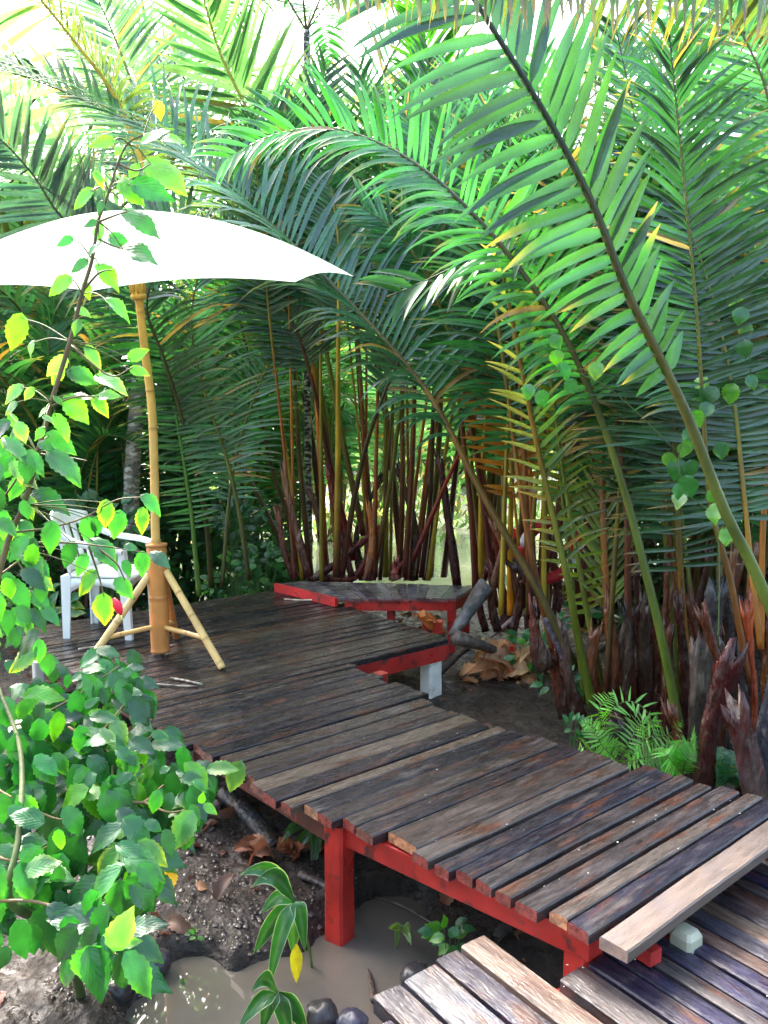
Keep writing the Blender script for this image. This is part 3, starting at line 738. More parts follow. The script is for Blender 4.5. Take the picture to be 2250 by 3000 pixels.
add_frond(pB, PX((3.9, 3.7), (2195, 2000), (2140, 1700), (2083, 1478), (2060, 1200), (2040, 900), (2000, 500), (1960, 100)),
          L=.6, start=.45, n=58, width=.027, droop=.9, face=(.1, -1, .4), col=G_DARK, stalk=((.2, .05, .01), (.12, .08, .012), OLIVE, DKOL), r0=.022, lift=.3)
add_frond(pB, PX((4.3, 4.4), (2230, 1900), (2235, 1550), (2262, 1250), (2290, 900), (2290, 560), (2240, 250), (2120, 20), (1980, -80)),
          L=.85, start=.3, n=84, width=.025, droop=1.0, face=(-.6, -.5, .8), col=G_BLUE, stalk=(ORANGE, (.3, .1, .012), OLIVE, DKOL), r0=.024, lift=.3)
add_frond(pB, PX((4.6, 5.0), (2100, 2000), (2110, 1600), (2130, 1200), (2120, 800), (2060, 450), (1960, 240), (1800, 150)),
          L=.8, start=.35, n=80, width=.024, droop=1.0, face=(-.4, -.6, .9), col=(.05, .14, .07), stalk=(MAROON, OLIVE, DKOL, DKOL), r0=.028, lift=.35)
add_frond(pB, PX((3.0, 2.4), (2500, 900), (2480, 300), (2330, -60), (2050, -150), (1750, -160), (1450, -120), (1150, -90), (950, -60)),
          L=.30, start=.3, n=64, width=.022, droop=1.2, face=(0, -.3, 1), col=(.09, .13, .03), stalk=(DKOL, DKOL), r0=.02, lift=-1.6, ang=(80, 60), tip=(.32, .17, .05), label='overhead frond whose yellowed leaflet tips hang into view')
STB = [([(2062, 2290), (2085, 2100), (2140, 1925)], .058, .06, (.04, .025, .02), (.10, .010, .008), 3.75), ([(2225, 2420), (2190, 2220), (2152, 2085)], .062, .055, (.22, .18, .15), (.09, .010, .008), 3.5),
       ([(2240, 2300), (2235, 2150), (2280, 1980)], .05, .04, (.03, .03, .035), (.06, .055, .07), 3.6), ([(2180, 2120), (2165, 2000), (2150, 1915)], .04, .05, (.02, .012, .01), (.03, .02, .02), 3.9),
       ([(2085, 1960), (2085, 1850), (2092, 1730)], .055, .06, (.16, .13, .1), (.06, .055, .06), 4.3), ([(2210, 2070), (2200, 1930), (2187, 1790)], .022, .02, (.2, .03, .01), (.5, .08, .02), 3.9),
       ([(2120, 2010), (2090, 1900), (2060, 1800)], .03, .03, (.05, .02, .01), (.2, .05, .02), 4.1), ([(2030, 2190), (2045, 2050), (2050, 1900)], .05, .05, (.06, .03, .02), (.14, .10, .08), 4.2),
       ([(2130, 1990), (2140, 1880), (2120, 1700)], .04, .03, (.02, .015, .01), (.03, .02, .02), 4.4), ([(2250, 2150), (2240, 1990), (2260, 1850)], .035, .02, (.1, .02, .01), (.2, .06, .01), 4.0),
       ([(1985, 2260), (1990, 2180), (1970, 2090)], .035, .03, (.08, .02, .012), (.26, .07, .03), 4.1), ([(1862, 2240), (1840, 2170), (1800, 2120)], .05, .04, (.04, .03, .025), (.09, .07, .06), 4.2)]
for q, r0_, r1_, c0, c1, D in STB:
    pts = [at_d(x, y, D) for x, y in q]; pts.insert(0, V(pts[0].x, pts[0].y, -.55))
    stub(pB, pts, r0_, r1_, c0, c1, n=12)
for k in range(60):
    x = random.uniform(1820, 2400); y = random.uniform(1800, 2090); D = random.uniform(4.4, 5.6)
    stub(pB, [at_d(x, y + 220, D), at_d(x + random.uniform(-20, 20), y, D), at_d(x + random.uniform(-50, 50), y - random.uniform(60, 260), D)], random.uniform(.02, .05), random.uniform(.01, .03), (.05, .015, .01), random.choice([(.2, .05, .02), (.07, .05, .04), (.35, .13, .05), (.08, .015, .01)]))

# --- C: clump behind the small platform
pC = palm(.3, 7.45, 'nipa palm clump with many upright stalks right behind the small red platform')
random.seed(23)
CF = [([(912, 1700), (880, 1370), (865, 1130), (850, 900), (820, 650), (760, 450)], (MAROON, (.1, .07, .012), OLIVE, DKOL), G_MID, .7, .45),
      ([(955, 1700), (936, 1300), (917, 1040), (890, 700), (900, 420), (960, 200)], ((.12, .01, .008), ORANGE, OLIVE, DKOL), G_DARK, .65, .5),
      ([(1066, 1568), (1000, 1270), (960, 1050), (925, 880), (880, 620), (800, 300)], (MAROON, OLIVE, OLIVE, DKOL), G_MID, .7, .5),
      ([(1130, 1690), (1130, 1400), (1130, 1180), (1125, 700), (1100, 420), (1050, 200)], ((.2, .16, .01), (.16, .15, .012), DKOL, DKOL), G_DARK, .6, .45),
      ([(1187, 1690), (1205, 1400), (1213, 1200), (1215, 1000), (1213, 700), (1225, 400), (1260, 150)], (MAROON, (.16, .05, .01), DKOL, DKOL), G_DARK, .62, .4),
      ([(1235, 1690), (1262, 1450), (1270, 1180), (1290, 900), (1320, 620), (1380, 400)], (MAROON, DKOL, DKOL), G_BLUE, .6, .5),
      ([(1170, 1690), (1180, 1350), (1165, 1000), (1100, 700), (980, 520)], (MAROON, (.2, .08, .01), OLIVE), G_BLUE, .6, .45),
      ([(1037, 1640), (970, 1375), (930, 1180), (860, 950), (740, 780), (600, 700)], ((.16, .01, .01), MAROON, DKOL), G_DARK, .65, .5),
      ([(1000, 1690), (1040, 1450), (1090, 1250), (1180, 1040), (1300, 900), (1440, 820)], (MAROON, DKOL, DKOL), G_MID, .55, .5),
      ([(870, 1690), (760, 1460), (620, 1220), (510, 1050), (430, 930), (330, 850), (200, 820)], (MAROON, DKOL, DKOL, DKOL), G_DARK, .7, .42),
      ([(1210, 1640), (1300, 1430), (1350, 1320), (1450, 1100), (1600, 900)], ((.1, .01, .008), (.3, .03, .01), DKOL), G_DARK, .6, .5),
      ([(890, 1700), (840, 1500), (790, 1350), (740, 1100), (690, 900), (600, 700)], (MAROON, DKOL, DKOL), G_MID, .65, .42),
      ([(1090, 1690), (1130, 1500), (1160, 1300), (1190, 1000), (1160, 760), (1080, 600)], (MAROON, OLIVE, DKOL), G_MID, .6, .5),
      ([(985, 1690), (990, 1350), (990, 1090), (992, 880), (990, 700), (960, 480)], (MAROON, (.4, .25, .02), (.5, .32, .03), (.4, .3, .03)), G_MID, .5, .6)]
for k, (q, st_, gc, LL, s0) in enumerate(CF):
    D = random.uniform(6.9, 7.9)
    add_frond(pC, [at_d(x, y, D - .5 * i / len(q)) for i, (x, y) in enumerate(q)], L=LL, start=s0 + .06, n=64, width=.028, droop=random.uniform(.2, .6), face=(random.uniform(-.4, .4), -1, .45), col=gc, stalk=st_, r0=.036, lift=.2, ang=(70, 36), tip=(.3, .3, .08) if k in (0,) else None)
for q, c in (([(912, 1700), (1000, 1640), (1095, 1560)], (.16, .02, .015)), ([(930, 1690), (1040, 1690), (1110, 1550)], (.3, .03, .02)), ([(860, 1690), (830, 1600), (815, 1500)], (.3, .1, .06)), ([(1075, 1700), (1090, 1600), (1085, 1490)], (.7, .22, .05)), ([(905, 1690), (855, 1500), (830, 1380)], (.3, .12, .06)), ([(1030, 1690), (985, 1500), (960, 1380)], (.25, .02, .015)), ([(1340, 1720), (1310, 1500), (1290, 1350)], (.1, .02, .02)), ([(1160, 1700), (1155, 1680), (1160, 1660)], (.5, .1, .07))):
    D = random.uniform(6.9, 7.4); stub(pC, [at_d(x, y, D) for x, y in q][::1], random.uniform(.04, .055), random.uniform(.015, .04), (.07, .012, .01), c)
for k in range(4):
    x = random.uniform(820, 1260); D = random.uniform(7.2, 8.2)
    stub(pC, [at_d(x, 1700, D), at_d(x + random.uniform(-20, 20), 1560, D), at_d(x + random.uniform(-60, 60), random.uniform(1350, 1500), D)], .05, .025, (.05, .01, .01), jit((.12, .05, .03), .4))

rs_ = random.Random(77)
SC = [(MAROON, (.3, .08, .01), (.2, .17, .02), OLIVE), ((.2, .15, .012), (.26, .2, .015), (.12, .16, .02)), (MAROON, (.14, .10, .012), (.12, .16, .02)), ((.1, .01, .008), ORANGE, (.3, .2, .02), OLIVE), ((.45, .28, .02), (.3, .24, .02), OLIVE)]
def straight(root, x0, x1, D, k):
    x2 = x1 + (x1 - x0) * .35; add_frond(root, [at_d(x0, 1700 if D > 6.7 else 1800, D), at_d(lerp(x0, x1, .4), 1330, D), at_d(x1, 900, D - .1), at_d(x2, 560, D - .4), at_d(x2 + (x2 - x1) * .8, 330, D - .9)], L=.5, start=.58, n=34, width=.027, droop=.35, face=(rs_.uniform(-.5, .5), -1, .4), col=rs_.choice([G_MID, G_DARK, (.05, .17, .08)]), stalk=rs_.choice(SC), r0=rs_.uniform(.02, .03), lift=.2, ang=(66, 34), nring=6)
for k in range(17):
    x0 = rs_.uniform(850, 1290); straight(pC, x0, x0 + (x0 - 1090) * .35 + rs_.uniform(-70, 70), rs_.uniform(7.0, 8.3), k)
# --- D: clump right of the small platform
pD = palm(1.35, 6.3, 'nipa clump with glowing orange stalk bases beside the leaning grey log')
random.seed(24)
DF = [([(1394, 1720), (1380, 1500), (1341, 1130), (1325, 940), (1290, 600), (1300, 300)], (MAROON, (.16, .05, .01), OLIVE, DKOL), G_MID, .6, .45),
      ([(1475, 1780), (1450, 1560), (1400, 1330), (1341, 940), (1298, 700), (1270, 520), (1180, 320)], (MAROON, (.2, .03, .01), (.36, .10, .012), (.3, .12, .02), DKOL), G_MID, .6, .55),
      ([(1497, 1800), (1495, 1600), (1500, 1400), (1510, 1100), (1500, 850), (1450, 600)], ((.8, .25, .01), (.25, .2, .015), DKOL, DKOL), G_DARK, .55, .5),
      ([(1525, 1790), (1530, 1500), (1550, 1250), (1600, 1000), (1640, 760), (1720, 500)], (MAROON, DKOL, DKOL), G_DARK, .6, .45),
      ([(1450, 1780), (1420, 1500), (1370, 1200), (1290, 900), (1180, 700), (1050, 600)], (MAROON, MAROON, OLIVE, DKOL), G_MID, .6, .5),
      ([(1560, 1790), (1650, 1500), (1700, 1250), (1760, 950), (1850, 700), (1980, 520)], (MAROON, MAROON, DKOL), G_DARK, .65, .45),
      ([(1410, 1700), (1412, 1400), (1430, 1150), (1440, 800), (1400, 450), (1320, 200)], ((.4, .25, .01), (.3, .2, .02), DKOL), G_BLUE, .6, .5),
      ([(1700, 1750), (1735, 1420), (1735, 1300), (1694, 1160), (1600, 960), (1480, 850)], (MAROON, (.12, .02, .01), MAROON), G_DARK, .6, .5)]
for q, st_, gc, LL, s0 in DF:
    D = random.uniform(5.9, 6.6)
    add_frond(pD, [at_d(x, y, D - .4 * i / len(q)) for i, (x, y) in enumerate(q)], L=LL, start=s0, n=60, width=.028, droop=random.uniform(.2, .6), face=(random.uniform(-.4, .4), -1, .45), col=gc, stalk=st_, r0=.035, lift=.2, ang=(70, 36))
for k in range(12):
    x0 = rs_.uniform(1370, 1640); straight(pD, x0, x0 + (x0 - 1500) * .35 + rs_.uniform(-70, 90), rs_.uniform(5.9, 6.8), k)
for k in range(8):
    x = random.uniform(1400, 1640); D = random.uniform(6.0, 6.7)
    stub(pD, [at_d(x, 1850, D), at_d(x + random.uniform(-20, 20), 1740, D), at_d(x + random.uniform(-70, 90), random.uniform(1520, 1700), D)], random.uniform(.04, .07), .03, (.05, .01, .01), random.choice([(.16, .03, .02), (.09, .05, .04), (.25, .08, .03)]))
# small orange dead frond beside the arch
add_frond(pD, PX(6.0, (1520, 1600), (1500, 1400), (1480, 1250), (1440, 1130), (1400, 1050)), L=.4, start=.25, n=14, width=.045, droop=.3, face=(0, -1, .3), col=(.5, .17, .02), stalk=((.4, .15, .01), (.5, .2, .02)), r0=.014, ang=(70, 50), label='dead orange frond with few blades')

# --- E: left side
pE = palm(-1.55, 7.2, 'slender palm with narrow upright fronds left of centre just past the deck edge')
random.seed(25)
add_frond(pE, PX(6.9, (583, 1745), (570, 1600), (560, 1500), (530, 1300), (500, 1150), (460, 1000), (400, 860), (330, 780)), L=.36, start=.2, n=52, width=.024, droop=.15, face=(.5, -1, .1), col=(.06, .2, .05), stalk=((.08, .14, .015), (.05, .16, .015), (.04, .12, .02)), r0=.026, ang=(88, 55), lift=.1)
add_frond(pE, PX(7.0, (730, 1700), (700, 1500), (660, 1330), (600, 1150), (560, 950), (600, 760), (700, 640)), L=.55, start=.3, n=56, width=.028, droop=.5, face=(0, -1, .4), col=G_BLUE, stalk=(DKOL, OLIVE, DKOL), r0=.025, lift=.3)
add_frond(pE, PX((7.2, 6.4), (620, 1720), (600, 1500), (540, 1250), (480, 1050), (430, 900), (480, 760), (620, 660)), L=.6, start=.35, n=52, width=.032, droop=1.1, face=(0, -.8, .7), col=G_DARK, stalk=(DKOL, DKOL), r0=.03, lift=.3)
add_frond(pE, PX((7.2, 7.6), (650, 1720), (680, 1400), (740, 1180), (820, 1020), (930, 960)), L=.5, start=.3, n=46, width=.03, droop=.5, face=(0, -1, .5), col=G_MID, stalk=(DKOL, OLIVE), r0=.022)

# --- coconut palm with the mottled trunk, its crown above the parasol
pF = empty('coconut_palm', V(at_d(382, 1600, 7.6).x, 7.6, -.45), 'coconut palm with a mottled grey trunk standing behind the parasol pole', 'palm')
random.seed(26)
mb = MB(); tp = [at_d(378, 1690, 7.6), at_d(383, 1500, 7.6), at_d(392, 1300, 7.6), at_d(405, 1150, 7.6), at_d(418, 980, 7.6), at_d(440, 780, 7.6), at_d(455, 560, 7.6)]
S = spline(tp, 60); mb.tube(S, [.072 + .004 * (i % 3 == 0) - .0002 * i for i in range(60)], [jit((.2, .17, .14), .2) for _ in S], n=16)
reparent(mb.build('trunk', M_bark), pF); crown = S[-1]
TF = [([(455, 560), (400, 430), (330, 270), (224, 129), (120, 0), (20, -120)], (6.4, 5.5), (.2, .26, .05), ((.5, .34, .06), (.55, .36, .06), (.3, .25, .05)), .8, .1, 1.6, .025, (0, -.4, 1)),
      ([(640, 700), (480, 640), (330, 720), (190, 644), (95, 510), (0, 407), (-120, 320)], (7.4, 6.6), (.06, .13, .11), (DKOL, DKOL), .75, .12, .35, .045, (.1, -1, .2)),
      ([(455, 560), (520, 450), (600, 420), (740, 500), (860, 640)], (7.4, 6.9), (.1, .2, .1), (OLIVE, OLIVE), .8, .1, 1.5, .03, (0, -.5, 1)),
      ([(455, 560), (430, 420), (470, 260), (560, 160), (700, 120)], (7.6, 8.4), (.12, .2, .12), (OLIVE, OLIVE), .85, .1, 1.4, .03, (0, -.5, 1)),
      ([(455, 560), (330, 480), (170, 450), (0, 560), (-120, 700)], (7.4, 8), (.05, .14, .09), (DKOL, DKOL), .8, .1, 1.3, .03, (0, -.5, 1)),
      ([(455, 560), (420, 350), (340, 120), (260, -60)], (7.6, 7.6), (.1, .2, .1), (OLIVE, OLIVE), .8, .1, .9, .03, (0, -1, .6))]
for q, D, gc, st_, LL, s0, dr_, wd_, fc_ in TF:
    add_frond(pF, PX(D, *q), L=LL, start=s0, n=60, width=wd_, droop=dr_, face=fc_, col=gc, stalk=st_, r0=.03, lift=.3, ang=(80, 40))
# --- G: palm whose bright fronds cross the top
pG = palm(.6, 9.2, 'tall palm behind the others raising pale backlit fronds into the bright sky')
random.seed(27)
GF = [([(1000, 1690), (960, 1300), (900, 900), (834, 597), (739, 353), (651, 170), (597, 0), (560, -160)], (8.8, 6.6), (.12, .25, .12), ((.1, .05, .02), OLIVE, (.5, .38, .06), (.45, .38, .1)), 1.05, .46, .12, .05, (0, -1, .1)),
      ([(1180, 1690), (1120, 1150), (1017, 780), (900, 640), (750, 520), (600, 410), (474, 330), (330, 260), (180, 240)], (8.8, 7.4), (.14, .22, .13), (MAROON, DKOL, (.3, .34, .2), (.4, .42, .25)), .85, .4, 1.9, .032, (0, -.4, 1)),  # pale stalk end: white reflection put into its colour
      ([(1100, 1690), (1060, 1200), (1040, 800), (1060, 450), (1130, 200), (1260, 0), (1400, -120)], (9.2, 8.2), (.08, .2, .09), (MAROON, DKOL, OLIVE), .85, .4, 1.2, .034, (0, -.7, .8)),
      ([(1260, 1690), (1290, 1200), (1290, 700), (1270, 400), (1250, 150), (1200, -100)], (9, 7), (.07, .26, .03), (MAROON, OLIVE, (.12, .3, .04), (.12, .3, .04)), .85, .45, .25, .05, (.3, -1, .1)),
      ([(1300, 1690), (1360, 1200), (1450, 800), (1600, 450), (1800, 230), (2050, 80), (2300, 0)], (9.2, 8), (.06, .15, .07), (MAROON, DKOL, DKOL), .95, .35, 1.3, .034, (0, -.6, .9)),
      ([(960, 1690), (900, 1200), (780, 750), (640, 420), (520, 200), (380, 40), (200, -60)], (9.4, 8.6), (.1, .2, .1), (MAROON, DKOL, OLIVE), .95, .4, 1.4, .032, (0, -.6, .9))]
for q, D, gc, st_, LL, s0, dr_, wd_, fc_ in GF:
    add_frond(pG, PX(D, *q), L=LL, start=s0, n=66, width=wd_, droop=dr_, face=fc_, col=gc, stalk=st_, r0=.045, lift=.25, ang=(72, 32))
# slim dark trunk
tt = empty('slim_palm_tree', V(at_d(900, 1600, 8.6).x, 8.6, -.45), 'slim tall dark trunk rising straight up past the parasol tip', 'palm')
mb = MB(); S = spline([V(at_d(900, 1000, 8.6).x, 8.6, -.5), at_d(899, 900, 8.6), at_d(902, 400, 8.6), at_d(898, 90, 8.6)], 30); mb.tube(S, [.034 + .002 * (i % 2) for i in range(30)], [jit((.035, .035, .035), .2) for _ in S], n=10)
reparent(mb.build('trunk', M_bark), tt)
for k in range(6):
    a = k * 1.05 + .4; t0 = S[-1]; d = V(math.cos(a), math.sin(a), 0)
    add_frond(tt, [t0, t0 + d * .3 + V(0, 0, .35), t0 + d * .8 + V(0, 0, .45), t0 + d * 1.3 + V(0, 0, .2)], L=.45, start=.2, n=30, width=.035, droop=.9, col=G_MID, stalk=(DKOL, DKOL), r0=.014)

# ------------------------------------------------------------ background palms (copies)
def bgproto(seed, col, leaflen, H=3.2):
    random.seed(seed); r = empty('nipa_palm', V(0, 0, 0)); fr = []
    for k in range(4):
        bend = [.5, .9, 1.4, .2][k]
        pts = [V(0, 0, 0), V(0, .08, H * .35), V(0, .3 * bend, H * .68), V(0, .95 * bend, H * .93), V(0, 1.7 * bend + .2, H * (1.0 - .12 * bend))]
        ms, ml = frond_geo(pts, L=leaflen, start=.3, n=44, width=.05, droop=.8, face=(0, -1, .3), col=col, stalk=(MAROON, OLIVE, DKOL), r0=.04, lift=.3, segs=5, nring=6, ang=(78, 38))
        fr.append((ms.build('frond', M_stalk), ml.build('leaflets', M_far)))
    for a, b_ in fr: C.objects.unlink(a); C.objects.unlink(b_)
    bpy.data.objects.remove(r); return fr
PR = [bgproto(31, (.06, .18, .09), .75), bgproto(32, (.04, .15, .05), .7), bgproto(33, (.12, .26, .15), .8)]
LBL = ['at the far left edge beyond the chair', 'far left palm showing between the shrub twigs', 'left palm in deep shade behind the chair', 'palm behind the mottled coconut trunk', 'shaded palm filling the gap left of the stalk clump',
       'palm seen between the stalks straight behind the platform', 'central palm on the river edge', 'palm beyond the lifebuoy', 'palm behind the orange stalks', 'right-hand palm beyond the red stubs', 'dark palm filling the upper right', 'far right palm behind the vine', 'distant pale palm right of the river gap',
       'tall back palm under the brightest sky', 'far palm on the opposite bank left', 'far palm on the opposite bank centre', 'far palm on the opposite bank right', 'rightmost back palm at the frame edge', 'leftmost back palm at the frame edge', 'low palm below the parasol rim', 'back palm above the river gap', 'towering pale palm in the top left glare', 'tall palm at the top right corner', 'tall palm over the upper middle']
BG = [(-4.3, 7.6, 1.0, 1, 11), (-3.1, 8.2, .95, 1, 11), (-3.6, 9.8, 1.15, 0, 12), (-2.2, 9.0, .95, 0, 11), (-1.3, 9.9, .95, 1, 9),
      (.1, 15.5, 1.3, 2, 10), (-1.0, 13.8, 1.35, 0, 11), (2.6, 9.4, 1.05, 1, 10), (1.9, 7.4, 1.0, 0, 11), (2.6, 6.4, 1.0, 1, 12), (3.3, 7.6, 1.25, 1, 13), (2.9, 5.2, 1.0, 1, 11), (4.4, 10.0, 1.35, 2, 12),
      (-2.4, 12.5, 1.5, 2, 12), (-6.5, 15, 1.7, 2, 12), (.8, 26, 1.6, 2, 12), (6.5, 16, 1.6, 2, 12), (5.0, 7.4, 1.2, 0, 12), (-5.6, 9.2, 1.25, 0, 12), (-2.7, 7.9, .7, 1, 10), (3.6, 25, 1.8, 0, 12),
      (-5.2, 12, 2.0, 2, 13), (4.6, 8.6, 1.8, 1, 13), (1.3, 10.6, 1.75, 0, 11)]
rb = random.Random(44)
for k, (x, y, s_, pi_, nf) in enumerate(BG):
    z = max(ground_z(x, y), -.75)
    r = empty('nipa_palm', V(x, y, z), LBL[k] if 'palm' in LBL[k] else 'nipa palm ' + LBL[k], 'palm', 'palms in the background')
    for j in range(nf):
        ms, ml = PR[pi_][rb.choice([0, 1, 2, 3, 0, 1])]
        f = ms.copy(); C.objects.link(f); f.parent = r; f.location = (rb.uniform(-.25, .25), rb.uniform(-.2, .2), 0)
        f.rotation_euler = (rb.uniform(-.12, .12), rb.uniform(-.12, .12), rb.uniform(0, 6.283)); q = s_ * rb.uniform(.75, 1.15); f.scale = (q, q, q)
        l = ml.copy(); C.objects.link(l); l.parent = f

mb = MB(); ru = random.Random(9)
for k in range(9000):
    x = ru.uniform(-11, 13); y = 14.5 + ru.gauss(0, 1.2) + .4 * math.sin(x); h = abs(ru.gauss(0, .55)) + .25 * noise.noise(V(x, y, 0)); z = -.5 + h * 1.5
    a = V(ru.gauss(0, .5), ru.gauss(0, .5), ru.uniform(.2, 1)).normalized(); b_ = a.cross(V(ru.gauss(0, 1), 1, 0)).normalized(); l = ru.uniform(.1, .3); wd = l * ru.uniform(.08, .2); c = jit(ru.choice([(.12, .22, .08), (.06, .15, .05), (.2, .28, .14), (.16, .13, .08)]), .25)
    p = V(x, y, z); ids = [mb.vert(p, c), mb.vert(p + a * l * .5 + b_ * wd, c), mb.vert(p + a * l, c), mb.vert(p + a * l * .5 - b_ * wd, c)]; mb.f.append(tuple(ids))
tag(mb.build('reeds', M_far, smooth=False), 'pale reeds and low growth in the shallow water across the channel', 'reeds', None, 'stuff')

mb = MB(); ru = random.Random(19)
for k in range(15000):
    x = ru.uniform(-7.5, -.75); y = ru.uniform(7.7, 10.2); h = ru.random() ** 1.4 * (1.35 + .5 * noise.noise(V(x * .9, y * .9, 0))) * min(1, (-.6 - x) / .7)
    z = ground_z(x, y) + h; a = V(ru.gauss(0, 1), ru.gauss(0, 1), ru.gauss(0, .6)).normalized(); b_ = a.orthogonal().normalized(); l = ru.uniform(.07, .17); wd = l * ru.uniform(.15, .35); c = jit(ru.choice([(.02, .08, .03), (.03, .11, .03), (.015, .06, .035)]), .25)
    p = V(x, y, z); ids = [mb.vert(p, c), mb.vert(p + a * l * .5 + b_ * wd, c), mb.vert(p + a * l, c), mb.vert(p + a * l * .5 - b_ * wd, c)]; mb.f.append(tuple(ids))
tag(mb.build('undergrowth', M_far, smooth=False), 'dark shaded undergrowth beyond the deck on the left bank', 'undergrowth', None, 'stuff')
mb = MB()
for k in range(11000):
    x = ru.uniform(1.75, 6.5); y = ru.uniform(6.6, 9.3); h = ru.random() ** 1.3 * (.95 + .5 * noise.noise(V(x * .9, y * .9, 0)))
    z = max(ground_z(x, y), -.5) + h; a = V(ru.gauss(0, .6), ru.gauss(0, .6), ru.gauss(.4, .6)).normalized(); b_ = a.orthogonal().normalized(); l = ru.uniform(.08, .22); wd = l * ru.uniform(.08, .25); c = jit(ru.choice([(.02, .07, .03), (.04, .05, .02), (.06, .03, .015), (.03, .09, .03)]), .25)
    p = V(x, y, z); ids = [mb.vert(p, c), mb.vert(p + a * l * .5 + b_ * wd, c), mb.vert(p + a * l, c), mb.vert(p + a * l * .5 - b_ * wd, c)]; mb.f.append(tuple(ids))
tag(mb.build('undergrowth', M_far, smooth=False), 'dark tangled undergrowth behind the stubs on the right bank', 'undergrowth', None, 'stuff')

# ------------------------------------------------------------ far bank trees
rt = random.Random(5)
TL = ['rounded leafy tree on the far bank at the left', 'broad tree on the far bank behind the parasol', 'pale leafy tree across the river', 'bushy tree across the river right of centre', 'tall tree on the far bank right', 'low bushy tree at the far water edge', 'tree on the far bank behind the small platform']
for k, (x, y, h) in enumerate([(-9, 24, 6.5), (-4.5, 27, 4.5), (.6, 30, 4.2), (4.6, 28, 5.5), (9.5, 27, 8), (2.5, 26, 3.0), (-1.6, 29, 3.4)]):
    z = ground_z(x, y); r = empty('broadleaf_tree', V(x, y, z), TL[k], 'tree', 'trees on the far bank')
    mb = MB(); mb.tube(spline([V(0, 0, -.3), V(.1, 0, h * .3), V(-.1, .1, h * .7)], 8), [.2, .18, .16, .14, .12, .1, .08, .06], [(.1, .08, .06)] * 8, n=7)
    for j in range(6):
        a = j * 1.05; zz = h * rt.uniform(.3, .6); mb.tube([V(0, 0, zz), V(math.cos(a) * h * .15, math.sin(a) * h * .15, zz + h * .12), V(math.cos(a) * h * .3, math.sin(a) * h * .3, zz + h * .2)], [.07, .05, .02], n=5, cols=[(.1, .08, .06)] * 3)
    t = mb.build('trunk', M_bark, r)
    mb = MB()
    cl = [(rt.uniform(-1, 1) * h * .42, rt.uniform(-1, 1) * h * .35, h * rt.uniform(.12, .95), h * rt.uniform(.1, .22)) for _ in range(26)]
    for cx_, cy_, cz_, cr in cl:
        cc = jit((.07, .16, .05), .35)
        for _ in range(230):
            d = V(rt.gauss(0, 1), rt.gauss(0, 1), rt.gauss(0, 1)).normalized() * cr * rt.uniform(.5, 1.1); p = V(cx_, cy_, cz_) + d
            a = V(rt.gauss(0, 1), rt.gauss(0, 1), rt.gauss(0, .6)).normalized(); b_ = a.orthogonal().normalized(); s_ = rt.uniform(.07, .13)
            c2 = jit(cc, .2); i0 = mb.vert(p, c2); i1 = mb.vert(p + a * s_ + b_ * s_ * .45, c2); i2 = mb.vert(p + a * s_ * 2, c2); i3 = mb.vert(p + a * s_ - b_ * s_ * .45, c2); mb.f.append((i0, i1, i2, i3))
    mb.build('crown', M_far, r, smooth=False)

# unseen trees added around the viewer to close off the light from there
src_t = [o for o in C.objects if o.name.startswith('broadleaf_tree')][0]
for k, (x, y, s_, lab) in enumerate([(-4.5, -3.5, .75, 'added unseen leafy tree behind the viewer to the left'), (0, -5, .85, 'added unseen leafy tree straight behind the viewer'), (4.5, -3.2, .8, 'added unseen leafy tree behind the viewer to the right'), (6.5, 1.2, .85, 'added unseen leafy tree right of the landing'), (-6.8, 1.0, .8, 'added unseen leafy tree left of the mud bank')]):
    r = src_t.copy(); C.objects.link(r); r.location = V(x, y, ground_z(x, y)); r.scale = (s_, s_, s_); r.rotation_euler = (0, 0, k * 1.3); r['label'] = lab; r['group'] = 'added unseen trees around the viewer'
    for c in src_t.children: c2 = c.copy(); C.objects.link(c2); c2.parent = r

# ------------------------------------------------------------ broad-leaved plants
def leaf(mb, P, A, N, L, W, col, edge=None, curl=.25, fold=.25, nl=14, heart=.6, ser=.075, tail=0):
    """one leaf: P base, A direction, N face normal"""
    A = A.normalized(); X = A.cross(N).normalized(); N = X.cross(A).normalized(); rows = []
    sd_ = random.uniform(0, 99); bend = random.uniform(.4, 1.4) * curl
    pos = P.copy(); d = A.copy(); st = L / nl
    for j in range(nl + 1):
        s = j / nl
        wv = (math.sin(math.pi * min(1, s ** (.62)) ) ** .8 if 0 < s < 1 else 0)
        hw = W * .5 * wv * (1 + (ser * (1 if j % 2 else -1)))
        if s > .6: hw *= lerp(1, .62, (s - .6) / .4)
        row = []
        for q in (-1, -.5, 0, .5, 1):
            rip = .05 * W * math.sin(s * 9 + q * 4 + sd_) * abs(q)
            back = -heart * .22 * L * max(0, .18 - s) / .18 * abs(q) if s < .18 else 0
            p = pos + X * (q * hw) + N * (fold * abs(q) * hw + rip - .10 * abs(q) ** 2 * hw) + d * back
            k = abs(q); cc = col
            if edge is not None:
                kk = max(0, (k * .75 + s * .75) - .72) * 2.2 + .25 * noise.noise(V(s * 4, q * 2, sd_)); kk = min(1, max(0, kk)); cc = mixc(col, edge, kk)
            row.append(mb.vert(p, cc, (q, s)))
        rows.append(row)
        pos = pos + d * st; d = (d - N * bend / nl + V(0, 0, -.3 * curl / nl)).normalized()
    for a, b_ in zip(rows, rows[1:]):
        for k in range(4): mb.f.append((a[k], a[k + 1], b_[k + 1], b_[k]))
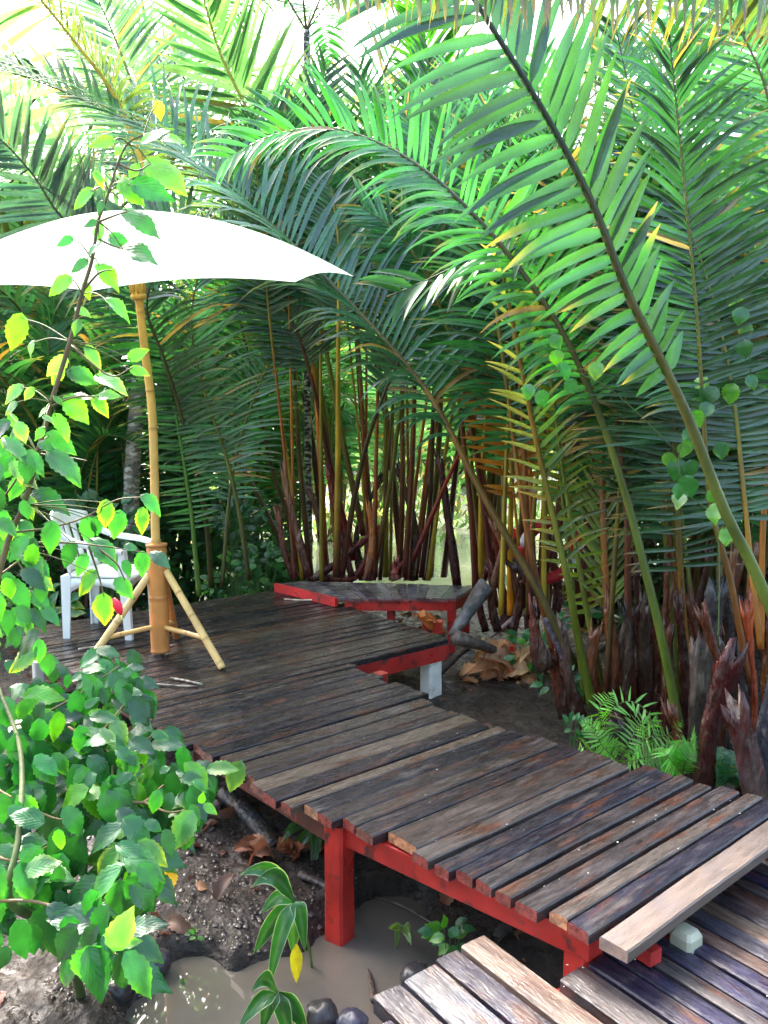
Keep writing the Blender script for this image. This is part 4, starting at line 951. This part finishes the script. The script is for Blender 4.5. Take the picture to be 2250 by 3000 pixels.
def shrub_leaf_px(mb, bx, by, tx, ty, D, kind='g', wr=None):
    m = px_m(D); L = math.hypot(tx - bx, ty - by) / m
    P = at_d(bx, by, D); Q = at_d(tx, ty, D + random.uniform(-.25, .12) * L); A = Q - P
    toc = (CAM - P).normalized()
    N = (toc * random.uniform(.55, 1) + V(random.uniform(-.35, .35), random.uniform(-.1, .3), random.uniform(.25, .9))).normalized()
    cols = {'g': (jit((.026, .15, .034), .3), None), 'd': (jit((.018, .095, .026), .3), None), 'l': (jit((.085, .3, .02), .25), (.16, .36, .03)), 'y': (jit((.05, .19, .03), .2), (.38, .42, .03)),
            'Y': (jit((.42, .36, .03), .2), (.5, .28, .03)), 'p': (jit((.1, .26, .08), .2), (.3, .42, .1)), 'e': (jit((.025, .15, .035), .2), (.09, .28, .03))}[kind]
    leaf(mb, P, A, N, A.length, A.length * (wr or random.uniform(.52, .68)), cols[0], cols[1], curl=random.uniform(.2, .8), fold=random.uniform(.05, .4))
    return P
def twig(mb, pts, r0, r1, c=(.09, .06, .03)):
    S = spline(pts, max(6, len(pts) * 5)); mb.tube(S, [lerp(r0, r1, i / (len(S) - 1)) for i in range(len(S))], [jit(c, .2) for _ in S], n=6)
sh = empty('hibiscus_shrub', V(-1.35, 2.5, ground_z(-1.35, 2.5)), 'tall leggy hibiscus whose yellowing leafy branch rises in front of the parasol', 'shrub')
random.seed(51)
mbL = MB(); mbT = MB(); DU = 2.25
main = [(-60, 1950), (20, 1600), (70, 1480), (110, 1330), (150, 1180), (205, 1000), (240, 860), (270, 760), (288, 650), (320, 560), (345, 480), (375, 420), (420, 395)]
mpts = [V(-1.3, 2.5, -.5), V(-1.28, 2.45, .1)] + [at_d(x, y, DU) for x, y in main]
twig(mbT, mpts, .011, .002, (.16, .11, .05))
LV = '''424 414 505 362 l|480 410 547 400 l|329 412 255 425 l|350 458 352 405 l|440 478 555 549 l|355 537 428 592 l|397 543 514 572 g|266 558 210 612 l|372 620 474 690 g|360 728 466 764 g|325 696 388 720 g|290 700 293 640 l|209 698 162 720 g
290 778 358 850 l|202 815 135 862 l|316 880 398 932 l|405 485 370 522 l|280 505 310 548 y|253 765 198 792 g|464 300 469 352 Y|256 1018 305 1083 y|380 1050 436 1020 l|386 1080 440 1094 l|188 1048 133 1108 p|205 1088 292 1122 e|288 1105 385 1133 p
222 1157 277 1165 y|290 1162 352 1143 l|277 1165 322 1220 y|196 1166 264 1243 l|62 1133 3 1178 p|95 1138 70 1174 p|128 1222 164 1234 p|163 1220 212 1292 l|143 1276 227 1327 e|150 1333 260 1410 e|80 1328 132 1392 e|24 1340 3 1432 g|108 1444 212 1494 d|68 1452 118 1504 y
420 1456 490 1502 e|97 1003 72 1047 l|52 1388 114 1430 y|60 930 28 1032 l|18 1280 6 1314 l|311 1472 308 1552 y|256 1520 257 1597 g|285 1518 279 1577 g|350 1503 332 1584 e|418 1494 414 1570 y|152 1535 144 1630 e|273 1585 360 1659 e|215 1593 183 1669 g
249 1628 224 1693 e|275 1679 220 1749 y|364 1646 386 1693 d|417 1622 416 1693 e|343 1701 396 1753 e|304 1749 298 1850 y|100 1583 78 1642 g|104 1738 150 1789 g|128 1785 178 1828 g|446 1621 507 1657 d|78 1484 106 1524 y|104 1641 150 1688 g|366 1600 405 1606 g
285 650 240 660 g|300 590 285 630 g|265 745 300 700 g|250 830 262 880 l|225 905 270 925 l|232 940 215 985 l|180 1080 150 1130 y|160 1165 190 1185 l|140 1200 100 1215 l|128 1255 95 1290 l|115 1300 160 1310 g|60 1250 20 1290 e|30 1215 50 1260 l|45 1180 10 1215 p'''
for it in LV.replace('\n', '|').split('|'):
    x0, y0, x1, y1, kd = it.split(); x0, y0, x1, y1 = map(float, (x0, y0, x1, y1))
    D = DU + random.uniform(-.12, .12); P = shrub_leaf_px(mbL, x0, y0, x1, y1, D, kd)
    # leaf stalk to the nearest point of the main stem or side twig
    best = min(mpts[2:], key=lambda q: (q - P).length)
    if (best - P).length < .27: twig(mbT, [best, (best + P) / 2 + V(0, 0, .01), P], .0022, .0012, (.14, .16, .04))
for tw in ([(110, 1330), (200, 1340), (256, 1350)], [(205, 1010), (320, 1100), (390, 1075)], [(150, 1190), (215, 1165), (290, 1160)], [(40, 1560), (150, 1545), (250, 1515), (340, 1465), (425, 1456)], [(90, 1590), (200, 1590), (300, 1600), (430, 1620)], [(260, 1600), (290, 1690), (305, 1750)], [(280, 1600), (340, 1650), (366, 1700)], [(245, 850), (290, 800), (330, 790)], [(320, 560), (300, 545), (270, 560)], [(345, 480), (400, 500), (440, 480)], [(288, 650), (340, 630), (372, 620)], [(288, 700), (330, 720), (360, 728)],
           [(-20, 1700), (60, 1640), (120, 1600)], [(-20, 1500), (50, 1400), (80, 1330)]):
    twig(mbT, [at_d(x, y, DU + random.uniform(-.03, .03)) for x, y in tw], .0035, .0015, (.16, .12, .05))
for k in range(70):      # dense left fringe
    y = random.uniform(1240, 1960); x = random.uniform(-80, 40 + 110 * max(0, (y - 1200) / 700) * random.random() + 40)
    a = R(random.uniform(215, 330)); l = random.uniform(55, 105); D = DU + random.uniform(-.2, .3)
    shrub_leaf_px(mbL, x, y, x + l * math.cos(a), y - l * math.sin(a), D, random.choice('ggdelegyp'))
reparent(mbT.build('branches', M_twig), sh); reparent(mbL.build('leaves', M_leaf), sh)
mb = MB(); P = at_d(333, 1752, DU); mb.tube([P, P + V(.008, 0, -.018), P + V(.014, 0, -.034), P + V(.02, 0, -.048)], [.004, .0125, .011, .002], [(.6, .02, .08)] * 4, n=10)
mb.tube([P + V(.018, 0, -.045), P + V(.022, -.003, -.06)], .0012, n=5); reparent(mb.build('flower_bud', M_leaf, label='closed pinkish red flower bud'), sh)

# lower bush
sb = empty('hibiscus_bush', V(-1.0, 2.6, ground_z(-1.0, 2.6)), 'dense glossy dark green hibiscus bush hanging over the mud below the deck', 'shrub')
random.seed(61); mbL = MB(); mbT = MB()
def bushD(y): return lerp(2.95, 1.95, min(1, max(0, (y - 1950) / 900)))
LV2 = '''345 2493 264 2581 y|349 2546 241 2652 e|415 2471 500 2538 y|349 2593 349 2718 e|411 2542 476 2605 d|380 2554 389 2640 l|380 2723 488 2688 d|365 2768 417 2750 l|220 2722 155 2828 d|282 2718 233 2789 d|290 2785 198 2914 e|345 2801 386 2910 d|376 2804 456 2930 e|212 2824 158 2899 e
50 2708 83 2820 d|552 2402 511 2515 e|337 2769 318 2802 l|74 2488 139 2569 g|172 2438 172 2505 l|220 2688 238 2725 d|18 2780 -8 2850 d|500 2330 476 2400 g|470 2320 430 2385 e|560 2365 590 2420 e|600 2360 640 2385 l|590 2350 595 2320 l|540 2275 600 2270 e|570 2290 612 2320 e|425 2280 445 2230 l
400 2300 378 2290 y|420 2270 395 2305 y|470 2260 500 2245 e|450 2150 500 2160 e|430 2190 460 2225 d|350 2240 395 2200 l|345 2290 395 2260 g|290 2200 250 2300 d|275 2260 270 2330 e|430 2410 480 2430 g|440 2470 470 2490 g|370 2440 330 2450 l|360 2350 400 2420 d|405 2380 455 2400 g
10 2050 50 2110 g|60 2010 10 2060 g|100 1990 130 2010 d|80 2040 185 2030 l|40 2150 110 2230 g|0 2220 60 2300 g|110 2220 178 2270 g|100 2150 60 2200 d|265 2090 330 2100 l|190 2090 240 2110 g|300 2140 350 2185 p|380 2010 350 2060 g|330 1975 372 2045 d|400 1990 420 2030 d|420 2045 455 2110 d|390 2050 440 2130 d|310 1950 290 2000 d|340 1930 352 1948 g|160 1960 150 2010 d|130 1930 180 1935 g|20 1940 60 1975 d|215 1990 260 1960 g|200 1980 195 2020 g|250 2070 290 2040 g|300 2020 310 2070 d'''
for it in LV2.replace('\n', '|').split('|'):
    x0, y0, x1, y1, kd = it.split(); x0, y0, x1, y1 = map(float, (x0, y0, x1, y1)); shrub_leaf_px(mbL, x0, y0, x1, y1, bushD(y0) + random.uniform(-.12, .05), kd)
BR = [[(-40, 2130), (60, 2120), (140, 2085), (220, 2040), (300, 1985), (350, 1950)], [(240, 2190), (300, 2140), (360, 2070), (400, 2010)], [(200, 2130), (318, 2205), (330, 2270), (350, 2340), (375, 2420), (386, 2490), (388, 2570)], [(386, 2490), (410, 2560), (435, 2600)],
      [(-30, 2300), (60, 2350), (170, 2400), (230, 2380)], [(-30, 2500), (40, 2520), (140, 2480)], [(-20, 2640), (90, 2640), (180, 2660), (240, 2660), (262, 2700), (300, 2745), (330, 2790), (372, 2805)], [(300, 2745), (345, 2735), (385, 2725)], [(240, 2660), (230, 2720), (222, 2760)], [(350, 2340), (420, 2350), (480, 2300), (540, 2275), (600, 2270)], [(420, 2350), (500, 2380), (580, 2360)], [(0, 2250), (100, 2220), (200, 2260), (290, 2300)], [(345, 2350), (350, 2240), (400, 2190), (450, 2150)]]
segs_ = []
for q in BR:
    P_ = [at_d(x, y, bushD(y) + .03) for x, y in q]; twig(mbT, P_, .005, .002, (.2, .13, .06)); segs_ += [(q[i], q[i + 1]) for i in range(len(q) - 1)]
twig(mbT, [V(-1.0, 2.6, -.5), V(-.98, 2.4, -.1), at_d(30, 2640, 2.25), at_d(55, 2450, 2.35), at_d(60, 2200, 2.6), at_d(-10, 2000, 2.8)], .017, .006, (.08, .11, .03))
n_ok = 0
while n_ok < 420:
    a, b_ = random.choice(segs_); t = random.random(); x = lerp(a[0], b_[0], t) + random.gauss(0, 34); y = lerp(a[1], b_[1], t) + random.gauss(0, 32)
    if y > 2600 and random.random() < .72: continue
    if x > 390 and random.random() < .5: continue
    l = lerp(72, 145, min(1, max(0, (y - 1950) / 850))) * random.uniform(.7, 1.2); an = R(random.gauss(275, 45))
    shrub_leaf_px(mbL, x, y, x + l * math.cos(an), y - l * math.sin(an), bushD(y) + random.uniform(-.1, .4), random.choice('ggggggdddeeellp' if y > 2050 else 'ggggddde'))
    n_ok += 1
for k in range(80):
    x = random.uniform(-50, 240); y = random.uniform(2300, 2720) if k % 4 else random.uniform(2000, 2300); l = random.uniform(80, 140); an = R(random.gauss(280, 40))
    shrub_leaf_px(mbL, x, y, x + l * math.cos(an), y - l * math.sin(an), bushD(y) + random.uniform(0, .35), random.choice('ggggddee'))
reparent(mbT.build('branches', M_twig), sb); reparent(mbL.build('leaves', M_leaf), sb)

# strap-leaved variegated plants
def strap(mb, P, Q, W, col, edge, sag=.05, nl=12):
    A = Q - P; L = A.length; X = A.cross((CAM - P)).normalized(); N = X.cross(A).normalized(); rows = []
    for j in range(nl + 1):
        s = j / nl; p = P + A * s + V(0, 0, 1) * sag * math.sin(math.pi * s) * 2; hw = W * .5 * (min(1, .12 + s * 3.2)) * (1 - s ** 3.2) + .0006; row = []
        for q in (-1, -.86, -.4, 0, .4, .86, 1):
            row.append(mb.vert(p + X * q * hw + N * (hw * .35 * (abs(q) - .2) + .003 * math.sin(9 * s + 3 * q)), edge if abs(q) > .9 else (mixc(col, edge, .12) if abs(q) < .1 else jit(col, .08)), (q, s)))
        rows.append(row)
    for a, b_ in zip(rows, rows[1:]):
        for k in range(6): mb.f.append((a[k], a[k + 1], b_[k + 1], b_[k]))
def strap_plant(lab, base, gx, tips, W, col=(.03, .16, .02), edge=(.6, .62, .4), D=2.75, dt=0, nm='strap_leaf_plant', yel=None):
    P = at_d(*base, D); g = V(P.x + gx, P.y + .12, ground_z(P.x + gx, P.y + .12) - .03); r = empty(nm, g, lab, 'plant')
    mb = MB(); twig(mb, [g, (g + P) / 2 + V(.02, 0, 0), P], .007, .005, (.15, .2, .06)); reparent(mb.build('stem', M_twig), r)
    mb = MB()
    for k, (tx, ty) in enumerate(tips):
        Q = at_d(tx, ty, D - .1 + .07 * (k % 3)); strap(mb, P, Q, W * random.uniform(.85, 1.1), jit(col, .2), edge, sag=random.uniform(.0, .035))
    if yel: strap(mb, at_d(*yel[0], D - .05), at_d(*yel[1], D - .05), W * .7, (.75, .55, .02), (.7, .5, .03), sag=0)
    reparent(mb.build('leaves', M_leaf), r)
random.seed(71)
strap_plant('white edged strap-leaved plant hanging over the puddle, one leaf turning yellow', (863, 2642), .05, [(700, 2566), (762, 2678), (742, 2796), (786, 2896), (894, 2790), (858, 2800), (735, 2600)], .062, yel=((868, 2765), (868, 2880)))
strap_plant('white edged strap-leaved plant at the bottom frame edge in the puddle', (812, 2907), .03, [(700, 3010), (765, 3030), (900, 3020), (735, 2908), (850, 3060), (880, 2990)], .06, D=2.5)
strap_plant('dark strap-leaved plant half hidden behind the red post', (935, 2425), .05, [(822, 2470), (850, 2500), (884, 2520), (915, 2566), (850, 2400), (960, 2540), (830, 2440)], .05, (.03, .11, .02), (.12, .2, .04), D=3.5)
strap_plant('few thin leaves sprouting in the water by the dark stone', (1175, 2722), .02, [(1140, 2720), (1210, 2750), (1160, 2800), (1205, 2770)], .03, (.12, .2, .05), (.3, .32, .12), D=2.9)
strap_plant('small plant with pale strap leaves left of the red stubs', (1590, 1880), .0, [(1660, 1790), (1690, 1810), (1530, 1850), (1610, 1950), (1570, 1960), (1680, 1830), (1540, 1900), (1630, 1920)], .06, (.05, .2, .07), (.15, .34, .16), D=5.6)
def herb(lab, cx_, cy_, D, n, spread, lpx, col=(.03, .2, .02), kd='gl', nm='leafy_plant', wr=.6, seed=0):
    random.seed(seed); c = at_d(cx_, cy_, D); g = V(c.x, c.y + .02, min(ground_z(c.x, c.y), c.z - .02)); r = empty(nm, g, lab, 'plant'); mt, ml_ = MB(), MB()
    for k in range(n):
        a = random.uniform(0, 6.283); rr_ = spread * math.sqrt(random.random()); x = cx_ + rr_ * math.cos(a); y = cy_ + rr_ * math.sin(a) * .7
        an = a + random.uniform(-.6, .6); l = lpx * random.uniform(.7, 1.2)
        P = shrub_leaf_px(ml_, x, y, x + l * math.cos(an), y + l * math.sin(an) * .8, D + random.uniform(-.08, .08), random.choice(kd), wr)
        if k % 2 == 0: twig(mt, [g, (g + P) / 2 + V(0, .01, .01), P], .0025, .0015, (.06, .14, .03))
    reparent(mt.build('stems', M_twig), r); reparent(ml_.build('leaves', M_leaf), r)
herb('low rosette of round bright green leaves beside the water under the walkway', 1318, 2745, 2.75, 26, 58, 40, seed=1, wr=.7)
herb('tiny seedling on the mud left of the puddle', 575, 2745, 2.9, 9, 22, 20, kd='le', seed=2)
herb('small sprout at the bottom left mud', 238, 2960, 2.6, 7, 14, 26, kd='l', seed=3)
herb('leafy weed on the black soil before the red stubs', 1640, 2010, 5.2, 26, 70, 34, kd='geg', seed=4)
herb('green weeds growing behind the dry leaf pile', 1560, 1900, 5.9, 40, 80, 34, kd='gle', seed=5)
herb('dark leafy weed below the fern by the walkway edge', 1680, 2130, 4.3, 16, 40, 32, kd='ge', seed=6)
herb('shaded leafy plant by the far deck edge left of the platform', 760, 1640, 7.4, 50, 60, 34, kd='dge', seed=7)
herb('bluish leafy plant in shade beyond the deck behind the bamboo stand', 690, 1520, 7.5, 50, 60, 40, kd='dd', seed=8)
herb('low weeds along the far edge of the deck', 690, 1700, 7.5, 60, 110, 26, kd='gle', seed=9)
herb('weeds behind the plastic chair', 110, 1800, 6.6, 80, 130, 40, kd='gley', seed=10)
herb('dark shrub beyond the deck between coconut trunk and bamboo stand', 300, 1560, 7.2, 90, 150, 44, kd='ddg', seed=12)
herb('floating green weeds in the puddle', 545, 2905, 2.8, 10, 34, 18, kd='lg', seed=13)

# ferns
def fern(lab, root_px, D, fr, L, seed, col=(.16, .42, .05)):
    random.seed(seed); P = at_d(*root_px, D); g = V(P.x, P.y, ground_z(P.x, P.y)); r = empty('fern', g, lab, 'fern')
    for q in fr:
        pts = [P] + [at_d(x, y, D + random.uniform(-.15, .1)) for x, y in q]
        ms, ml_ = frond_geo(pts, L=L, start=.12, n=19, width=.013, droop=.5, face=(random.uniform(-.3, .3), -1, .7), col=jit(col, .15), stalk=((.12, .16, .03), (.12, .2, .04)), r0=.004, r1=.001, ang=(82, 60), lift=.15, segs=5, nring=5, lenprof=lambda q: math.sin(math.pi * min(1, .18 + .82 * q)) ** .7)
        f = ms.build('frond', M_stalk); reparent(f, r); l = ml_.build('leaflets', M_leaf); l.parent = f
fern('bright yellow-green fern growing beside the walkway under the stubs', (1815, 2235), 4.1,
     [[(1772, 2150), (1790, 2080), (1850, 2055), (1905, 2100), (1912, 2190)], [(1760, 2180), (1735, 2130), (1700, 2115)], [(1750, 2210), (1715, 2190), (1690, 2200)], [(1850, 2190), (1900, 2160), (1960, 2150), (2000, 2110)], [(1870, 2225), (1930, 2215), (1985, 2240)], [(1770, 2140), (1755, 2080), (1800, 2030)], [(1890, 2240), (1950, 2255), (2010, 2300)], [(1780, 2230), (1750, 2250), (1720, 2270)], [(1960, 2200), (2010, 2170), (2040, 2150)], [(1840, 2180), (1885, 2110), (1940, 2120)]], .085, 81)
fern('second fern with flat bright blades wedged beside the dark stub', (2000, 2270), 3.85,
     [[(1960, 2220), (1930, 2190)], [(2010, 2210), (2035, 2160)], [(1970, 2250), (1930, 2240)], [(2010, 2230), (2040, 2200), (2050, 2240)], [(1990, 2220), (1985, 2170)]], .10, 82, (.1, .36, .04))
fern('dark green fern between the two lowest stubs', (2125, 2300), 3.8, [[(2120, 2240), (2110, 2190)], [(2140, 2250), (2150, 2200)], [(2110, 2270), (2095, 2240)], [(2150, 2270), (2165, 2230)], [(2130, 2280), (2125, 2250), (2140, 2215)]], .09, 83, (.03, .14, .06))

# vine
vn = empty('creeping_vine', V(at_d(2080, 1500, 3.9).x, 3.9, -.4), 'climbing vine with pale heart shaped leaves on the right palm stalks', 'vine')
random.seed(91); mt, ml_ = MB(), MB()
for x, y in ((2190, 950), (2180, 1000), (2150, 870), (2175, 905), (2020, 1255), (2010, 1300), (1985, 1350), (2025, 1352), (2010, 1400), (1985, 1420), (2000, 1445), (2065, 1108), (2092, 1138), (2148, 1130), (2195, 1103), (2230, 1092), (2080, 1185), (2060, 1140), (1620, 985), (1630, 1030), (1750, 1065), (1665, 1115), (2130, 1550), (2090, 1435), (1553, 1130), (1580, 1150), (1640, 1070), (2030, 1210), (2045, 1165), (2100, 1480), (1960, 1330), (2110, 1300)):
    D = 3.75; l = random.uniform(44, 66); a = R(random.uniform(230, 310)); shrub_leaf_px(ml_, x, y, x + l * math.cos(a), y - l * math.sin(a), D + random.uniform(-.1, .1), random.choice('eplg'), .95)
for q in ([(2105, 1900), (2100, 1550), (2010, 1440), (1990, 1330), (2040, 1190), (2095, 1135), (2200, 1100), (2290, 1080)], [(2200, 1100), (2190, 1000), (2160, 900), (2150, 800)], [(1990, 1330), (1800, 1150), (1660, 1070), (1620, 980)], [(1660, 1070), (1580, 1130), (1550, 1180)]):
    twig(mt, [at_d(x, y, 3.8) for x, y in q], .003, .0015, (.08, .12, .03))
reparent(mt.build('stem', M_twig), vn); reparent(ml_.build('leaves', M_leaf), vn)

# ------------------------------------------------------------ stones, logs, litter
def rock(px, py_, rpx, lab, seed, squash=.8, col=(.045, .04, .042)):
    random.seed(seed); g = at_z(px, py_, -.49); rr_ = rpx / px_m(g.y); mb = MB(); n, m = 20, 12
    for j in range(m + 1):
        th = math.pi * j / m
        for i in range(n):
            ph = 2 * math.pi * i / n; d = V(math.sin(th) * math.cos(ph), math.sin(th) * math.sin(ph), math.cos(th))
            k = 1 + .18 * noise.noise(d * 1.3 + V(seed, 0, 0)) + .05 * noise.noise(d * 4 + V(seed, 3, 0)); mb.vert(V(d.x, d.y, d.z * squash) * rr_ * k + g + V(0, 0, rr_ * .45), jit(col, .1))
    for j in range(m):
        for i in range(n): mb.f.append((j * n + i, (j + 1) * n + i, (j + 1) * n + (i + 1) % n, j * n + (i + 1) % n))
    o = mb.build('stone', M_rock); tag(o, lab, 'stone', 'dark wet stones in the puddle')
rock(455, 2840, 50, 'dark round stone at the left end of the puddle under the bush', 1)
rock(340, 2925, 56, 'largest dark stone directly below the hanging hibiscus leaves', 2)
rock(945, 2995, 54, 'rounded dark stone standing in the water at the bottom edge', 3)
rock(1030, 3020, 52, 'bluish stone touching the landing boards at the bottom edge', 4, col=(.06, .06, .085))
rock(1218, 2880, 50, 'dark stone half under the end of the landing boards', 5)
rock(268, 2925, 30, 'small reddish stone left of the largest one', 6, col=(.12, .06, .05))
rock(10, 2960, 50, 'black stone in the bottom left corner', 7)
def log(q, D, r0, r1, lab, c=(.2, .18, .17), nm='log', cat='log'):
    pts = [at_d(x, y, d_) for (x, y), d_ in zip(q, D)]; mb = MB(); S = spline(pts, 14)
    mb.tube(S, [lerp(r0, r1, i / 13) * (1 + .1 * noise.noise(V(i * .8, r0 * 40, 0))) for i in range(14)], [jit(c, .2) for _ in S], n=12, flat=.8, jag=.02); o = mb.build(nm, M_log); tag(o, lab, cat); return o
log([(1325, 1865), (1365, 1800), (1425, 1712)], (5.9, 5.95, 6.0), .04, .078, 'grey dead palm butt leaning up beside the small platform', (.10, .092, .10))
log([(1490, 1925), (1410, 1890), (1335, 1868)], (6.05, 5.8, 5.7), .03, .07, 'grey split log lying above the dry leaf pile', (.12, .09, .075))
log([(1436, 1868), (1500, 1815), (1545, 1790)], (6.1, 6.1, 6.2), .014, .03, 'slim pale stick pointing up right of the grey log', (.4, .3, .25), 'stick', 'stick')
log([(1290, 1970), (1340, 1920), (1400, 1870)], (5.9, 6.0, 6.1), .03, .03, 'black wet log behind the white post', (.04, .035, .04))
log([(1660, 1930), (1625, 1860), (1600, 1810)], (5.3, 5.3, 5.3), .05, .035, 'purplish grey palm butt left of the red stubs', (.12, .1, .13))
log([(880, 2560), (960, 2600), (1010, 2680)], (3.3, 3.2, 3.0), .02, .018, 'dark stick on the mud behind the red post', (.05, .04, .04), 'stick', 'stick')
log([(1035, 2770), (1080, 2850), (1095, 2930)], (3.0, 2.8, 2.6), .007, .012, 'thin dark root curving through the water right of the red post', (.06, .04, .03), 'root', 'root')
log([(1060, 2620), (1170, 2650), (1275, 2710)], (3.3, 3.2, 3.0), .006, .005, 'thin twig lying at the water edge under the walkway', (.12, .09, .07), 'twig', 'twig')
log([(660, 2320), (740, 2400), (810, 2480)], (4.0, 3.8, 3.6), .045, .04, 'flat dark board end lying under the boardwalk', (.04, .04, .045))
log([(370, 2990), (400, 2950), (420, 2915)], (2.75, 2.75, 2.75), .002, .003, 'pale bent twig tip hanging over the puddle', (.5, .45, .4), 'twig', 'twig')
for q, lab, c in (([(500, 1987), (540, 1993), (592, 2005)], 'short pale twig on the deck by the stand foot', (.5, .42, .33)), ([(445, 2004), (510, 2009), (580, 2012)], 'longer thin grey twig on the deck below the short one', (.28, .24, .2)), ([(833, 1755), (880, 1758), (930, 1757)], 'pale bent twig on the deck before the small platform', (.6, .5, .4)), ([(230, 1902), (270, 1896), (310, 1893)], 'whitish stick lying behind the bamboo leg', (.6, .55, .5))):
    pts = [at_z(x, y, .012) for x, y in q]; mb = MB(); mb.tube(spline(pts, 8), .007, [c] * 8, n=6); tag(mb.build('twig', M_log), lab, 'twig')
# red block and dry leaf at the deck corner
P = at_d(1262, 1836, 6.0); mb = MB(); mb.box(P + V(-.06, 0, -.06), V(.15, .03, 0), V(0, .1, 0), V(0, 0, .085), (.5, .04, .02)); tag(mb.build('red_block', M_red, smooth=False), 'red painted timber offcut behind the deck corner', 'timber')
def drycurl(mb, P, s, c):
    A = V(random.gauss(0, 1), random.gauss(0, .6), random.gauss(-.1, .5)).normalized(); N = V(random.gauss(0, .6), random.gauss(-.5, .5), 1).normalized(); leaf(mb, P, A, N, s, s * random.uniform(.35, .6), c, mixc(c, (.12, .05, .03), .5), curl=random.uniform(1.0, 3.0), fold=random.uniform(.5, 1.4), ser=.12)
random.seed(95); g = at_z(1490, 1990, -.43); mb = MB()
for k in range(60):
    P = g + V(random.gauss(0, .14), random.gauss(0, .12), abs(random.gauss(.1, .08))); drycurl(mb, P, random.uniform(.14, .32), jit((.7, .38, .19), .25))
o = mb.build('dry_leaf_pile', M_dry); tag(o, 'heap of curled pale brown dry leaves on the black soil right of the deck', 'dry leaves', None, 'stuff')
mb = MB(); P = at_d(1225, 1822, 5.95)
for k in range(5): drycurl(mb, P + V(random.uniform(0, .08), 0, random.uniform(0, .03)), .14, jit((.5, .16, .04), .2))
tag(mb.build('dry_leaf', M_dry), 'curled orange-brown dry leaf on the far deck corner', 'leaf')
mb = MB(); P = at_z(790, 2500, -.4)
for k in range(9): drycurl(mb, P + V(random.gauss(0, .07), random.gauss(0, .05), random.uniform(0, .05)), .14, jit((.35, .14, .08), .25))
tag(mb.build('dry_leaves', M_dry), 'reddish dry leaves curled on the mud under the boardwalk edge', 'dry leaves', None, 'stuff')
mb = MB(); P = at_z(492, 2585, -.36); leaf(mb, P + V(0, 0, .05), V(.15, -.3, -.5), V(.2, -1, .6), .085, .07, (.8, .42, .02), None, curl=.3, fold=.1)
tag(mb.build('fallen_leaf', M_leaf), 'single orange-yellow leaf fallen by the bush', 'leaf')
mb = MB(); random.seed(96)     # litter on soil and under the palms
for k in range(900):
    x = random.uniform(-3.5, 4.5); y = random.uniform(3.0, 9.0) if k % 3 else random.uniform(2.2, 4)
    gz = ground_z(x, y)
    if gz < -.47: continue
    uu, vv_ = x * UU.x + y * UU.y, x * VV.x + y * VV.y
    drycurl(mb, V(x, y, gz + .01), random.uniform(.04, .16), jit(random.choice([(.16, .08, .05), (.1, .06, .04), (.3, .14, .07), (.06, .045, .04)]), .3))
tag(mb.build('leaf_litter', M_dry), 'brown leaf litter scattered over the soil', 'leaf litter', None, 'stuff')
mb = MB(); random.seed(97)     # pebbles on the mud bank
for k in range(2200):
    p = at_z(random.uniform(150, 1060), random.uniform(2350, 2950), -.42); gz = ground_z(p.x, p.y)
    if gz < -.497: continue
    r_ = random.choice([.004, .006, .009, .015]) * random.uniform(.7, 1.2); c = jit(random.choice([(.05, .04, .035), (.09, .07, .06), (.03, .025, .025)]), .2)
    t = [V(1, 0, 0), V(0, 1, 0), V(-1, 0, 0), V(0, -1, 0), V(0, 0, .8)]; a = random.uniform(0, 3); ids = []
    for q in t: ids.append(mb.vert(V(p.x + (q.x * math.cos(a) - q.y * math.sin(a)) * r_ * random.uniform(.7, 1.2), p.y + (q.x * math.sin(a) + q.y * math.cos(a)) * r_, gz + q.z * r_), c))
    for i in range(4): mb.f.append((ids[i], ids[(i + 1) % 4], ids[4]))
tag(mb.build('gravel', M_rock), 'wet grit on the mud bank', 'gravel', None, 'stuff')
mb = MB(); random.seed(98)     # specks on the boards
for k in range(260):
    x = random.uniform(300, 2250); y = random.uniform(1760, 2950); p = at_z(x, y, .004); u_, v_ = uv(p)
    z = .0065
    if v_ > V_END - .02:
        p = at_z(x, y, NZ + .004); z = NZ + .004
        if nl(p).x < .1 or nl(p).y < 0: pass
        if x < 1500 or y < 2800: continue
    else:
        if not (interp(Lp, v_) + .05 < u_ < (interp(RpA, v_) if v_ < V_STEP else interp(RpB, v_)) - .05): continue
    s_ = random.uniform(.0015, .0048); a = random.uniform(0, 3); ax = V(math.cos(a), math.sin(a), 0) * s_; ay = V(-math.sin(a), math.cos(a), 0) * s_ * random.uniform(.5, 1); q = V(p.x, p.y, z)
    ids = [mb.vert(q + ax, (.5, .46, .38)), mb.vert(q + ay, (.5, .46, .38)), mb.vert(q - ax, (.5, .46, .38)), mb.vert(q - ay, (.5, .46, .38)), mb.vert(q + V(0, 0, s_ * .5), (.75, .7, .6))]
    for i in range(4): mb.f.append((ids[i], ids[(i + 1) % 4], ids[4]))
tag(mb.build('petals', M_white, smooth=False), 'tiny pale petals sprinkled over the wet boards', 'petals', None, 'stuff')
